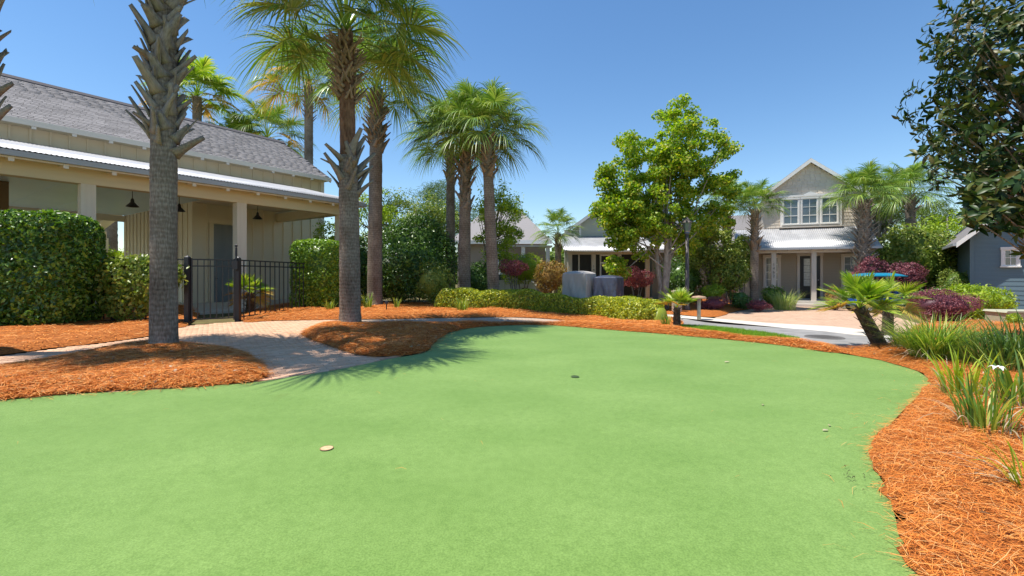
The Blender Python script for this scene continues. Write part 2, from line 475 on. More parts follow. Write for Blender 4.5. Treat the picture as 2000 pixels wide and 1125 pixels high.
def patch(name, outline, res, layer, m, height=None, sub=5, closed_smooth=True):
    poly = smooth_line(outline, True, sub) if closed_smooth else np.array(outline, float)
    if m is M_straw_bed: poly = poly + RNG.normal(0, 0.022, poly.shape)
    lo = poly.min(0); hi = poly.max(0)
    gx, gy = np.meshgrid(np.arange(lo[0], hi[0], res), np.arange(lo[1], hi[1], res))
    G = np.c_[gx.ravel(), gy.ravel()]
    G = G + RNG.uniform(-0.2, 0.2, G.shape) * res
    G = G[inside(G, poly)]
    if len(G): G = G[edge_dist(G, poly) > res * 0.35]
    n = len(poly)
    pts = [Vector(p) for p in poly] + [Vector(p) for p in G]
    edges = [(i, (i + 1) % n) for i in range(n)]
    vs, es, fs, *_ = delaunay_2d_cdt(pts, edges, [], 1, 1e-5)
    V = np.array([(v.x, v.y) for v in vs]); F = np.array([list(f) for f in fs if len(f) == 3])
    z = terr(V[:, 0], V[:, 1]) + layer * 0.008
    if height is not None:
        z = z + height(V[:, 0], V[:, 1], edge_dist(V, poly))
    a = V[F[:, 1]] - V[F[:, 0]]; b = V[F[:, 2]] - V[F[:, 0]]
    flip = (a[:, 0] * b[:, 1] - a[:, 1] * b[:, 0]) < 0
    F[flip] = F[flip][:, ::-1]
    o = link(name, npmesh(name, np.c_[V, z], F), m, smooth=True)
    tag(o, kind='structure')
    return poly

def mound(h, amp, s=2.0, w=0.5):
    def f(x, y, d):
        e = np.clip(d / w, 0, 1); e = e * (2 - e)
        return e * (h + amp * lumps(x, y, s)) + 0.006 * e * lumps(x, y, 16)
    return f

# ------------------------------------------------------------------ ground
def ground_sheet():
    xs = np.concatenate([np.linspace(-400, -40, 10), np.linspace(-36, 36, 97), np.linspace(40, 400, 10)])
    ys = np.concatenate([np.linspace(-60, -6, 6), np.linspace(-4, 44, 81), np.linspace(48, 600, 12)])
    gx, gy = np.meshgrid(xs, ys); V = np.c_[gx.ravel(), gy.ravel()]
    z = terr(V[:, 0], V[:, 1]) - 0.02
    nx, ny = len(xs), len(ys)
    i = (np.arange(ny - 1)[:, None] * nx + np.arange(nx - 1)[None]).ravel()
    tag(link('ground', npmesh('ground', np.c_[V, z], np.c_[i, i + 1, i + 1 + nx, i + nx]), M_soil, smooth=True), kind='structure')
ground_sheet()

PX = lambda L: [gp(*p) for p in L]
green_px = [(-500, 860), (-150, 803), (0, 787), (130, 775), (300, 765), (420, 757), (500, 750), (560, 741), (660, 725), (760, 704), (832, 690), (848, 671), (890, 648), (960, 639), (1080, 637), (1200, 647), (1350, 659), (1500, 674), (1620, 690), (1750, 713), (1812, 742), (1808, 764), (1770, 800), (1722, 855), (1702, 900), (1735, 970), (1762, 1060), (1830, 1160)]
green = PX(green_px) + [(1.7, 0.6), (1.9, -3), (-9, -3)]
GREEN = patch('putting_green', green, 0.4, 3, M_turf, lambda x, y, d: np.clip(d / 2.0, 0, 1) * 0.012 * lumps(x, y, 0.45))

path_px = [(-300, 760), (-300, 728), (0, 696), (100, 682), (200, 671), (290, 658), (350, 640), (465, 629), (600, 626), (660, 625), (760, 624), (860, 622), (960, 621), (1080, 625), (1150, 631), (1160, 640), (1080, 639), (960, 641), (890, 652), (845, 675), (760, 705), (660, 726), (560, 742), (500, 752), (300, 768), (0, 790), (-300, 830)]
PATH = patch('paved_path_bed', PX(path_px), 0.4, 0, M_sand, sub=3)
walk = [(655, 639), (655, 625), (760, 624), (860, 622), (960, 621), (1080, 625), (1150, 631), (1150, 638), (1080, 636), (960, 636), (860, 638), (760, 639)]
WALK = patch('brick_walkway', PX(walk), 0.4, 2, M_walk, sub=3)

road_px = [(870, 588), (1000, 593), (1100, 600), (1340, 619), (1500, 633), (1740, 655), (1900, 669), (2200, 697), (2200, 760), (1800, 700), (1700, 687), (1560, 669), (1450, 652), (1335, 641), (1100, 616), (870, 600)]
ROAD = patch('road', PX(road_px), 0.5, 0.5, M_asphalt, sub=3)
def strip_px(a, b):
    return PX(a + b[::-1])
patch('road_kerb', strip_px([(1000, 592), (1100, 599), (1340, 618), (1500, 632), (1740, 653), (1900, 667)], [(1000, 595), (1100, 602), (1340, 623), (1500, 639), (1740, 663), (1900, 679)]), 0.3, 3, M_conc, lambda x, y, d: 0.02 * np.clip(d / 0.06, 0, 1), sub=4, closed_smooth=False)
drive = [(1395, 622), (1440, 609), (1490, 602), (1560, 596.5), (1612, 596.5), (1660, 606), (1740, 618), (1800, 634), (1800, 657), (1740, 653), (1500, 632), (1440, 627)]
DRIVE = patch('paved_driveway', PX(drive), 0.4, 2, M_drive, sub=3)

A_px = [(-300, 838), (-120, 799), (0, 786), (130, 774), (300, 764), (420, 756), (498, 748), (518, 737), (505, 715), (470, 693), (400, 681), (345, 675), (270, 680), (200, 690), (100, 708), (0, 727), (-120, 742), (-300, 762)]
BED_A = patch('pine_straw_bed', PX(A_px), 0.13, 4, M_straw_bed, mound(0.10, 0.03))
C_px = [(590, 652), (630, 640), (690, 637), (760, 638), (850, 637), (960, 635), (1080, 635), (1150, 637), (1200, 640), (1300, 645), (1340, 649), (1450, 663), (1560, 673), (1630, 683), (1630, 692), (1500, 674), (1350, 659), (1200, 647), (1080, 637.5), (960, 639), (892, 648), (850, 671), (830, 690), (770, 699), (700, 696), (640, 677), (604, 664)]
BED_C = patch('pine_straw_bed_with_palm', PX(C_px), 0.13, 4, M_straw_bed, mound(0.10, 0.03, w=0.4))
B_px = [(-400, 735), (-120, 709), (0, 697), (100, 683), (200, 672), (290, 659), (340, 644), (370, 633), (360, 600), (0, 600), (-400, 620)]
BED_B = patch('pine_straw_bed_by_fence', PX(B_px), 0.16, 4, M_straw_bed, mound(0.08, 0.04))
D_px = [(470, 629), (530, 628.5), (600, 627), (660, 626), (760, 625), (860, 622.5), (960, 621), (1080, 625), (1150, 631), (1220, 637), (1310, 641), (1325, 625), (1200, 606), (1080, 598), (900, 596), (720, 590), (600, 592), (500, 604)]
BED_D = patch('pine_straw_bed_by_hedge', PX(D_px), 0.2, 4, M_straw_bed, mound(0.08, 0.03, w=0.7))
H_px = [(1338, 617), (1400, 620), (1440, 608), (1490, 602), (1520, 598), (1520, 586), (1400, 578), (1290, 586), (1290, 610)]
BED_H = patch('pine_straw_bed_by_house', PX(H_px), 0.25, 4, M_straw_bed, mound(0.10, 0.05, w=0.6))
R_pts = PX([(1620, 687), (1690, 683), (1740, 672), (1775, 652), (1800, 634), (1830, 622), (1900, 618), (2100, 625), (2500, 660)]) + [(9, 3), (6, 0.5), (1.9, 0.45)] + PX([(1832, 1160), (1762, 1060), (1733, 970), (1700, 900), (1720, 855), (1770, 800), (1808, 764), (1812, 744), (1750, 714)])
BED_R = patch('pine_straw_bed_on_the_right', R_pts, 0.11, 4, M_straw_bed, mound(0.09, 0.03))
G_px = [(1332, 642), (1400, 646), (1500, 658), (1565, 671), (1490, 668), (1410, 657), (1340, 649)]
BED_G = patch('verge', PX(G_px), 0.3, 2, M_soil, sub=4)

# loose needles lying in all directions on the beds
def scatter_in(poly, n, rng):
    lo = poly.min(0); hi = poly.max(0); out = np.zeros((0, 2))
    while len(out) < n:
        P = rng.uniform(lo, hi, (n * 2, 2)); P = P[inside(P, poly)]; out = np.vstack([out, P])
        if len(P) == 0: break
    return out[:n]

def needles(name, P, z, m, rng, length=(0.10, 0.22), width=0.0022, lift=0.03):
    n = len(P)
    a = rng.uniform(0, 2 * np.pi, n); l = rng.uniform(*length, n)
    d = np.c_[np.cos(a), np.sin(a), rng.normal(0, 0.10, n)]
    s = np.c_[-np.sin(a), np.cos(a), np.zeros(n)]
    up = rng.uniform(0.0, lift, n)
    c = np.c_[P, z + up]
    bend = rng.normal(0, 0.12, n)
    V = np.zeros((n, 6, 3))
    for k, t in enumerate((-0.5, 0.0, 0.5)):
        q = c + d * (l * t)[:, None] + s * (bend * l * (t * t) * 2)[:, None]
        q[:, 2] += 0.012 * (1 - (2 * t) ** 2)
        w = width * (1.0 if k == 1 else 0.7) * rng.uniform(0.7, 1.3, n)
        V[:, 2 * k] = q - s * w[:, None]; V[:, 2 * k + 1] = q + s * w[:, None]
        V[:, 2 * k, 2] -= w * 0.5
    V[:, :, 2] = np.maximum(V[:, :, 2], (z + 0.002)[:, None])
    b = np.arange(n)[:, None] * 6
    F = np.vstack([b + [0, 1, 3, 2], b + [2, 3, 5, 4]])
    return tag(link(name, npmesh(name, V.reshape(-1, 3), F), m), kind='stuff')

def bed_needles(name, poly, n, mf, rng, near=None, width=0.0022):
    P = scatter_in(poly, n, rng)
    if near is not None:     # more of them where they can be told apart
        k = rng.uniform(0, 1, len(P)) < np.clip((near / np.maximum(P[:, 1], 0.5)) ** 1.3, 0.05, 1)
        P = P[k & (P[:, 1] > 0.8)]
    z = terr(P[:, 0], P[:, 1]) + 4 * 0.008 + mf(P[:, 0], P[:, 1], edge_dist(P, poly))
    needles(name, P, z, M_straw, rng, width=width)

rr = np.random.default_rng(11)
bed_needles('pine_straw', BED_R, 260000, mound(0.09, 0.03), rr, near=3.5, width=0.0013)
bed_needles('pine_straw_left', BED_A, 62000, mound(0.10, 0.03), rr, width=0.0024)
bed_needles('pine_straw_centre', BED_C, 30000, mound(0.10, 0.03, w=0.4), rr, width=0.0028)
bed_needles('pine_straw_fence', BED_B, 16000, mound(0.08, 0.04), rr, width=0.0042)
bed_needles('pine_straw_hedge', BED_D, 16000, mound(0.08, 0.03, w=0.7), rr, width=0.0055)
# needles blown over the rim of the green, denser by the right bed
Pn = scatter_in(BED_R, 30000, rr) + rr.normal(0, 0.16, (30000, 2))
k = ~inside(Pn, BED_R) & inside(Pn, GREEN) & (Pn[:, 1] > 1.5)
Pn = Pn[k][:900]
Ps = np.c_[rr.uniform(-5, 4, 260), rr.uniform(2.2, 10, 260)]; Ps = Ps[inside(Ps, GREEN)]
Pn = np.vstack([Pn, Ps[:26]])
needles('stray_needles', Pn, terr(Pn[:, 0], Pn[:, 1]) + 0.034, M_straw, rr, length=(0.05, 0.15), width=0.0009, lift=0.006)

for bed, n_ in ((BED_A, 9000), (BED_C, 9000), (BED_B, 5000)):
    Pe = scatter_in(bed, n_, rr) + rr.normal(0, 0.13, (n_, 2)); Pe = Pe[~inside(Pe, bed)]
    needles('stray_needles', Pe, terr(Pe[:, 0], Pe[:, 1]) + 0.034, M_straw, rr, width=0.0026, lift=0.012)
Pd = np.array(gp(1668, 945)) + rr.normal(0, 1, (26, 2)) * [0.08, 0.10]
needles('dark_debris', Pd, terr(Pd[:, 0], Pd[:, 1]) + 0.038, mat('wet_debris', (0.03, 0.035, 0.012), (0.07, 0.07, 0.03), rough=0.9), rr, length=(0.01, 0.035), width=0.002, lift=0.003)
def litter(name, polys, n, size, m):
    Pl = np.vstack([scatter_in(p, k, rr) for p, k in zip(polys, n)]); Pl = Pl[Pl[:, 1] > 1.2]
    h = np.zeros(len(Pl))
    for p in polys:
        w = inside(Pl, p); h[w] = mound(0.095, 0.03)(Pl[w, 0], Pl[w, 1], edge_dist(Pl[w], p))
    L3 = np.c_[Pl, terr(Pl[:, 0], Pl[:, 1]) + h + 0.065]
    n_ = len(L3); N_ = np.tile([0, 0, 1.0], (n_, 1)) + rr.normal(0, 0.35, (n_, 3)); N_ /= np.linalg.norm(N_, axis=1, keepdims=True)
    a_ = rr.normal(0, 1, (n_, 3)); a_ -= N_ * (a_ * N_).sum(1, keepdims=True); a_ /= np.linalg.norm(a_, axis=1, keepdims=True); b_ = np.cross(N_, a_)
    Ls = (size * rr.uniform(0.5, 1.4, n_))[:, None]
    V_ = np.stack([L3 - a_ * Ls * 0.5, L3 + b_ * Ls * 0.22 + N_ * Ls * 0.1, L3 + a_ * Ls * 0.5, L3 - b_ * Ls * 0.22 + N_ * Ls * 0.1], 1).reshape(-1, 3)
    i_ = np.arange(n_)[:, None] * 4
    tag(link(name, npmesh(name, V_, np.vstack([i_ + [0, 1, 2], i_ + [0, 2, 3]])), m), kind='stuff')
litter('leaf_litter', [BED_R, BED_A, BED_C], [520, 150, 120], 0.07, M_dry)
# grass of the verge
def blades_np(P, z, h, w, rng, lean=0.4, segs=3):
    n = len(P); a = rng.uniform(0, 2 * np.pi, n); hh = h * rng.uniform(0.6, 1.25, n)
    d = np.c_[np.cos(a), np.sin(a)]; s = np.c_[-np.sin(a), np.cos(a)]
    ln = rng.uniform(0.1, 1, n) * lean * hh
    V = np.zeros((n, segs * 2, 3))
    for k in range(segs):
        t = k / (segs - 1)
        c = P + d * (ln * t * t)[:, None]
        ww = w * (1 - t * 0.9)
        V[:, 2 * k, :2] = c - s * ww; V[:, 2 * k + 1, :2] = c + s * ww
        V[:, 2 * k, 2] = V[:, 2 * k + 1, 2] = z + hh * t
    b = np.arange(n)[:, None] * segs * 2
    F = np.vstack([b + [2 * k, 2 * k + 1, 2 * k + 3, 2 * k + 2] for k in range(segs - 1)])
    return V.reshape(-1, 3), F
P = scatter_in(BED_G, 14000, rr)
tag(link('verge_grass', npmesh('verge_grass', *blades_np(P, terr(P[:, 0], P[:, 1]) + 0.03, 0.09, 0.007, rr)), M_grass), kind='stuff')

# paving bricks of the path, each its own piece; nearest ones first
def lay_bricks():
    path = bpy.data.objects['paved_path_bed']
    ang = R(33); ca, sa = math.cos(ang), math.sin(ang)
    bw, bd, gap = 0.20, 0.10, 0.006
    spots = []
    for i in range(-70, 70):
        for j in range(-140, 140):
            u = (i + (0.5 if j % 2 else 0)) * (bw + gap); v = j * (bd + gap)
            x = -5.5 + u * ca - v * sa; y = 8.5 + u * sa + v * ca
            if 5.2 < y < 13.5: spots.append((x, y))
    P = np.array(spots)
    shr = inside(P, PATH) & (edge_dist(P, PATH) > 0.1)
    for b in (BED_A, BED_B, BED_C, GREEN, WALK, BED_D):
        shr &= ~(inside(P, b) & (edge_dist(P, b) > 0.05))
    shr &= np.abs(P[:, 0] / P[:, 1]) < 1.25
    P = P[shr]; P = P[np.argsort(P[:, 1])]
    mats_ = [TRS((x, y, float(terr(x, y)) + random.uniform(-0.002, 0.003) + 0.004), ang + random.gauss(0, 0.006), (bw, bd, 0.03), Matrix.Rotation(random.gauss(0, 0.008), 4, 'X')) for x, y in P]
    pieces('brick', M_paver, path, mats_, 300, 'brick_paving')
lay_bricks()

# small things lying on the green
def small_on_green():
    x, y = gp(638, 884)
    t = thing('golf_cup', 'round tan golf cup set flush in the green, lower left', 'golf cup', (x, y, 0.034))
    MB().lathe([(0.0, 0.001), (0.040, 0.001), (0.044, 0.002)], 24).build('cup_plug', mat('tan_plug', (0.50, 0.34, 0.17), (0.62, 0.45, 0.26), rough=0.7, scale=30), t)
    MB().lathe([(0.044, 0.0), (0.044, 0.003), (0.048, 0.003), (0.05, 0.0)], 24).build('cup_rim', mat('cup_rim_brown', (0.25, 0.15, 0.08), (0.33, 0.2, 0.1), rough=0.7), t)
    x, y = gp(1123, 740)
    t = thing('golf_cup', 'golf cup in the middle of the green, its shaded hollow painted dark', 'golf cup', (x, y, 0.033))
    MB().lathe([(0.0, 0.001), (0.05, 0.0015)], 24).build('cup_shade_disc', mat('cup_shade_colour', (0.03, 0.05, 0.02), (0.05, 0.08, 0.03), rough=0.9), t)  # flat disc, the shade inside the cup is put into its colour
    MB().lathe([(0.05, 0.0), (0.05, 0.002), (0.053, 0.002), (0.055, 0.0)], 24).build('cup_rim', mat('cup_rim_green', (0.10, 0.18, 0.05), (0.13, 0.23, 0.07), rough=0.7), t)
    fallen = [(1420, 711, 0.12, 'pale fallen leaf on the far part of the green', 0.4), (1490, 797, 0.05, 'small pale leaf scrap on the right half of the green', 1.0), (1742, 982, 0.09, 'curled tan leaf at the edge of the right straw bed', 1.3), (1612, 848, 0.07, 'small brown leaf on the green near the right bed', 0.2), (1620, 838, 0.05, 'tiny fallen leaf beside the brown leaf near the right bed', 0.9)]
    for px, py, L, lab, rz in fallen:
        x, y = gp(px, py)
        n = 6; vs = []; 
        for k in range(n + 1):
            t_ = k / n; w = 0.28 * L * math.sin(math.pi * min(0.98, t_ * 0.96 + 0.02))
            vs += [(-L / 2 + L * t_, -w, 0.012 + 0.012 * math.sin(t_ * 4)), (-L / 2 + L * t_, 0, 0.003 + 0.008 * math.sin(t_ * 4)), (-L / 2 + L * t_, w, 0.016 + 0.01 * math.sin(t_ * 3))]
        fs = [(3 * k + j, 3 * k + 3 + j, 3 * k + 4 + j, 3 * k + 1 + j) for k in range(n) for j in (0, 1)]
        o = MB().add(vs, fs).build('fallen_leaf', M_dry, loc=(x, y, 0.03), rot=(0, 0, rz), scale=(0.8, 0.8, 0.35))
        tag(o, lab, 'leaf')
small_on_green()
x, y = gp(1610, 659)
mh = thing('manhole_cover', 'dark round manhole cover in the grey road', 'manhole cover', (x, y, float(terr(x, y)) + 0.006))
MB().lathe([(0, 0.004), (0.30, 0.004), (0.31, 0.008), (0.36, 0.008), (0.37, 0)], 28).build('lid', mat('cast_iron', (0.09, 0.085, 0.08), (0.14, 0.13, 0.12), rough=0.7, scale=20, bump=0.5), mh)
for k in range(5):
    brect('rib', mat('cast_iron', (0, 0, 0)), mh, -0.22, 0.22, -0.21 + k * 0.1, -0.19 + k * 0.1, 0.003, 0.009)

# ------------------------------------------------------------------ building helpers
def corrugated(name, m, parent, t0, t1, a, b, wave=0.085, amp=0.011, axis='x'):
    """wavy sheet from t0 to t1; a and b are (depth, z) of the low and the high edge"""
    n = int((t1 - t0) / wave * 6)
    t = np.linspace(t0, t1, n); w = amp * np.sin((t - t0) / wave * 2 * np.pi)
    rows = []
    for (d, z) in (a, ((a[0] + b[0]) / 2, (a[1] + b[1]) / 2), b):
        rows.append(np.c_[t, np.full(n, d), z + w])
    lowr = [r - [0, 0, 0.012] for r in rows]
    V = np.vstack(rows + lowr); F = []
    i = np.arange(n - 1)
    for r in range(2):
        F.append(np.c_[i + r * n, i + 1 + r * n, i + 1 + (r + 1) * n, i + (r + 1) * n])
        F.append(np.c_[i + (r + 3) * n, i + (r + 4) * n, i + 1 + (r + 4) * n, i + 1 + (r + 3) * n])
    F.append(np.c_[i, i + 3 * n, i + 1 + 3 * n, i + 1])
    o = link(name, npmesh(name, V, np.vstack(F)), m, parent, smooth=True)
    return o

def slab(name, m, parent, t0, t1, a, b, th):
    """flat sloping slab between two (depth, z) edges, top face on the line a-b"""
    d = Vector((b[0] - a[0], b[1] - a[1])).normalized(); nrm = Vector((d.y, -d.x))
    if nrm.y > 0: nrm = -nrm
    p = [a, b, (b[0] + nrm.x * th, b[1] + nrm.y * th), (a[0] + nrm.x * th, a[1] + nrm.y * th)]
    return MB().prism(p, 'x', t0, t1).build(name, m, parent)

def roof_shingles(parent, t0, t1, a, b, tab=0.30, expo=0.15, limit=300, first=None):
    """tabs in courses on a slope from low edge a to high edge b (depth, z)"""
    run = Vector((b[0] - a[0], b[1] - a[1])); L = run.length; d = run / L
    ang = math.atan2(d.y, d.x)
    ms = []
    for j in range(int(L / expo)):
        s = (j + 0.5) * expo
        off = random.uniform(0, tab)
        n = int((t1 - t0) / tab) + 1
        for i in range(n):
            t = t0 + off + i * tab
            w = tab - 0.012
            if t - w / 2 < t0: t = t0 + w / 2 + 0.001 * i
            if t + w / 2 > t1: continue
            lift = 0.011 + random.uniform(0, 0.004)
            y = a[0] + d.x * s - d.y * lift; z = a[1] + d.y * s + d.x * lift
            ms.append((Matrix.Translation((t, y, z)) @ Matrix.Rotation(ang - 0.055 * (1 if d.x > 0 else -1), 4, 'X') @ Matrix.Diagonal((w, expo * 1.12, 0.012, 1))))
    if first: ms.sort(key=first)
    pieces('shingle', M_shin, parent, ms, limit, 'shingle_courses')

def window(parent, cx, y, z0, z1, w, cols, rows, frame=0.07, trim=M_white, sash=M_white, facing=-1, glass=None, name='window', blinds=False):
    """window in a wall whose face is at y and looks along facing*y"""
    f = facing
    root = link(name, None, None, parent, loc=(cx, y, 0))
    h = w / 2
    def b(nm, m, x0, x1, d0, d1, a0, a1):
        y0, y1 = sorted((f * d0, f * d1)); return brect(nm, m, root, x0, x1, y0, y1, a0, a1)
    b('jamb', trim, -h - frame, -h, -0.02, 0.05, z0, z1); b('jamb', trim, h, h + frame, -0.02, 0.05, z0, z1)
    b('head', trim, -h - frame - 0.02, h + frame + 0.02, -0.02, 0.065, z1, z1 + frame * 1.2)
    b('sill', trim, -h - frame - 0.03, h + frame + 0.03, -0.02, 0.09, z0 - 0.06, z0)
    for i in range(cols):
        for j in range(rows):
            pw = w / cols; ph = (z1 - z0) / rows
            b('pane', glass or M_glass, -h + i * pw + 0.003, -h + (i + 1) * pw - 0.003, 0.004, 0.012, z0 + j * ph + 0.003, z0 + (j + 1) * ph - 0.003)
    for i in range(1, cols):
        x = -h + i * w / cols; b('muntin', sash, x - 0.011, x + 0.011, 0.013, 0.028, z0, z1)
    for j in range(1, rows):
        zz = z0 + j * (z1 - z0) / rows; wd = 0.02 if j == rows // 2 and rows > 2 else 0.011
        b('muntin', sash, -h, h, 0.0135, 0.030, zz - wd, zz + wd)
    b('sash_rail', sash, -h, -h + 0.035, 0.0132, 0.032, z0, z1); b('sash_rail', sash, h - 0.035, h, 0.0132, 0.032, z0, z1)
    b('sash_rail', sash, -h + 0.035, h - 0.035, 0.0132, 0.032, z0, z0 + 0.04); b('sash_rail', sash, -h + 0.035, h - 0.035, 0.0132, 0.032, z1 - 0.04, z1)
    return root

def digits(txt, parent, x, y, z, size, m):
    for i, ch in enumerate(txt):
        cu = bpy.data.curves.new('digit', 'FONT'); cu.body = ch; cu.size = size; cu.extrude = 0.004; cu.align_x = 'CENTER'
        tmp = bpy.data.objects.new('tmp', cu); COL.objects.link(tmp)
        me = bpy.data.meshes.new_from_object(tmp.evaluated_get(bpy.context.evaluated_depsgraph_get()))
        bpy.data.objects.remove(tmp)
        link('digit', me, m, parent, loc=(x, y, z - i * size * 1.0), rot=(R(90), 0, 0))

# ------------------------------------------------------------------ left building: long porch and pavilion
def left_building():
    ang = math.atan2(0.824, 0.567)
    b = thing('porch_building', 'long cream board and batten building with tin porch roof and grey shingles', 'building', (-8.39 * 1.2, 14.2 * 1.2, -0.27), ang)
    b.scale = (1.2, 1.2, 1.2)
    T0, T1 = -9.5, 5.6
    # floor slab
    brect('floor_slab', M_conc, b, T0, 5.6, -0.3, 14.2, 0.10, 0.30)
    # posts and beams
    for t in (-7.1, -3.55, 0.0, 3.55):
        p = brect('post', M_trim, b, t - 0.14, t + 0.14, -0.14, 0.14, 0.1, 3.54)
    for t in (-7.1, -3.55, 0.2):
        brect('rear_post', M_trim, b, t - 0.17, t + 0.17, 13.8, 14.1, 0.1, 3.10)
    brect('front_beam', M_soffit, b, T0, 3.76, -0.15, 0.15, 3.54, 3.97)
    brect('end_beam', M_soffit, b, 3.41, 3.69, 0.15, 4.19, 3.56, 3.90)
    brect('rear_beam', M_cream, b, T0, 0.3, 13.8, 14.1, 3.10, 3.42)
    # ceilings
    n = 8; w = (0.28 - T0) / n
    for i in range(n):
        for j in range(4):
            brect('ceiling_panel', M_ceil, b, T0 + i * w + 0.006, T0 + (i + 1) * w - 0.006, 0.16 + j * 2.75, 0.16 + (j + 1) * 2.75 - 0.012, 4.0, 4.02)
    brect('porch_ceiling', M_cream, b, 0.29, 3.7, 0.16, 4.18, 3.98, 4.0)
    # rear porch
    slab('rear_roof_deck', M_cream, b, T0, 0.3, (11.3, 4.12), (14.5, 3.50), 0.03)
    for i in range(9):
        t = T0 + 0.4 + i * 1.1
        MB().bar((t, 11.3, 3.98), (t, 14.3, 3.40), 0.07, 0.14).build('rear_rafter', M_trim, b)
    brect('rear_wall_plate', M_cream, b, T0, 0.3, 11.2, 11.34, 3.72, 3.99)
    # walls of the closed room
    fw = brect('front_wall', M_cream, b, 0.3, T1, 4.2, 4.32, 0.1, 5.72)
    brect('side_wall', M_cream, b, 0.3, 0.42, 4.32, 11.4, 0.1, 5.0)
    brect('right_wall', M_cream, b, T1 - 0.12, T1, 4.32, 11.4, 0.1, 5.6)
    brect('rear_wall', M_cream, b, 0.42, T1 - 0.12, 11.28, 11.4, 0.1, 5.6)
    brect('upper_wall', M_cream, b, T0, 0.3, 4.2, 4.32, 5.02, 5.72)
    MB().prism([(4.33, 5.6), (11.4, 5.6), (7.8, 7.75)], 'x', T1 - 0.115, T1 - 0.005).build('gable_wall', M_cream, b)
    brect('shade_wall', mat('cream_with_shade', (0.16, 0.11, 0.06), (0.2, 0.14, 0.08), rough=0.7), b, -7.4, -4.25, 4.3, 4.55, 0.1, 3.99)  # cream wall with the porch shade put into its brown colour
    brect('corner_board', M_trim, b, T1 - 0.14, T1 + 0.02, 4.16, 4.197, 0.1, 5.70)
    # battens
    t = T0 + 0.2
    while t < T1 - 0.2:
        brect('batten', M_cream, b, t - 0.025, t + 0.025, 4.165, 4.197, 5.19, 5.70)
        if 0.4 < t < T1 - 0.2 and not 0.85 < t < 1.9:
            brect('batten', M_cream, b, t - 0.025, t + 0.025, 4.165, 4.197, 0.1, 5.1 if t > 3.75 else 3.97)
        t += 0.42
    for i in range(16):
        m_ = 4.6 + i * 0.43
        brect('batten', M_cream, b, 0.265, 0.297, m_ - 0.025, m_ + 0.025, 0.1, 3.98)
    # door in the porch wall
    d = link('door', None, None, b)
    brect('panel', M_bluedoor, d, 1.0, 1.74, 4.15, 4.19, 0.12, 3.25)
    brect('casing', M_cream, d, 0.84, 0.99, 4.13, 4.195, 0.1, 3.27); brect('casing', M_cream, d, 1.75, 1.90, 4.13, 4.195, 0.1, 3.27)
    brect('casing', M_cream, d, 0.80, 1.94, 4.12, 4.196, 3.27, 3.46)
    MB().lathe([(0, 0), (0.03, 0.01), (0.035, 0.03), (0, 0.05)], 10).build('handle', M_black, d, loc=(1.08, 4.15, 1.2), rot=(R(90), 0, 0))
    # porch roof
    corrugated('tin_roof', M_tin, b, T0, 4.2, (-0.66, 4.03), (4.19, 5.17))
    slab('roof_deck', M_soffit, b, T0, 4.18, (-0.55, 4.025), (4.18, 5.13), 0.03)
    brect('gutter', M_gutter, b, T0, 4.22, -0.70, -0.58, 3.875, 3.995)
    brect('gutter_board', M_white, b, T0, 4.19, -0.576, -0.545, 3.84, 3.99)
    brect('barge_board', M_white, b, 4.185, 4.22, -0.57, -0.2, 3.88, 4.02)
    t = T0 + 0.3
    while t < 4.1:
        brect('rafter_tail', M_trim, b, t - 0.04, t + 0.04, -0.543, -0.152, 3.86, 3.975)
        brect('rafter_end', M_white, b, t - 0.045, t + 0.045, -0.60, -0.578, 3.77, 3.872)
        t += 0.86
    # main roof
    slab('roof', M_ridge, b, T0, T1 + 0.1, (3.78, 5.73), (7.8, 8.02), 0.10)
    slab('rear_roof', M_shin, b, T0, T1 + 0.1, (11.8, 5.73), (7.8, 8.02), 0.10)
    roof = link('shingled_slope', None, None, b)
    roof_shingles(roof, T0, T1 + 0.1, (3.76, 5.72), (7.8, 8.02), tab=0.32, expo=0.155, first=lambda M: (M.translation.x + 3.2) ** 2 * 0.6 + (M.translation.y - 4.2) ** 2)
    MB().prism([(7.55, 7.93), (7.8, 8.09), (8.05, 7.93), (8.05, 7.90), (7.55, 7.90)], 'x', T0, T1 + 0.11).build('ridge_cap', M_ridge, b)
    brect('eave_fascia', M_trim, b, T0, T1 + 0.1, 3.73, 3.77, 5.58, 5.74)
    brect('eave_soffit', M_soffit, b, T0, T1 + 0.08, 3.775, 4.19, 5.60, 5.62)
    t = T0 + 0.5
    while t < T1:
        brect('eave_block', M_trim, b, t - 0.05, t + 0.05, 3.74, 3.80, 5.50, 5.575); t += 0.86
    MB().bar((T1 + 0.08, 3.74, 5.60), (T1 + 0.08, 7.8, 7.90), 0.05, 0.16).build('rake_board', M_trim, b)
    # fittings hanging from the building
    cs, sn = math.cos(ang), math.sin(ang)
    def wpt(t, m_, z): return (1.2 * (-8.39 + t * cs - m_ * sn), 1.2 * (14.2 + t * sn + m_ * cs), 1.2 * z - 0.27)
    for t, lab in ((1.44, 'black barn pendant lamp over the porch right of the near post'), (-0.96, 'black barn pendant lamp half hidden by the near palm trunk'), (-2.14, 'black barn pendant lamp in front of the brown batten wall')):
        l = thing('pendant_lamp', lab, 'lamp', wpt(t, 1.8, 3.98), group='barn pendant lamps under the porch'); l.scale = (0.82, 0.82, 0.82)
        MB().tube([(0, 0, 0), (0, 0, -0.62)], 0.013, 8).build('rod', M_black, l)
        MB().lathe([(0.0, 0), (0.06, 0.0), (0.06, -0.03), (0.0, -0.035)], 12).build('canopy', M_black, l)
        MB().lathe([(0.03, -0.60), (0.06, -0.66), (0.07, -0.76), (0.12, -0.82), (0.22, -0.93), (0.23, -0.96), (0.21, -0.95), (0.10, -0.84), (0.04, -0.78)], 18).build('shade', M_black, l, smooth=True)
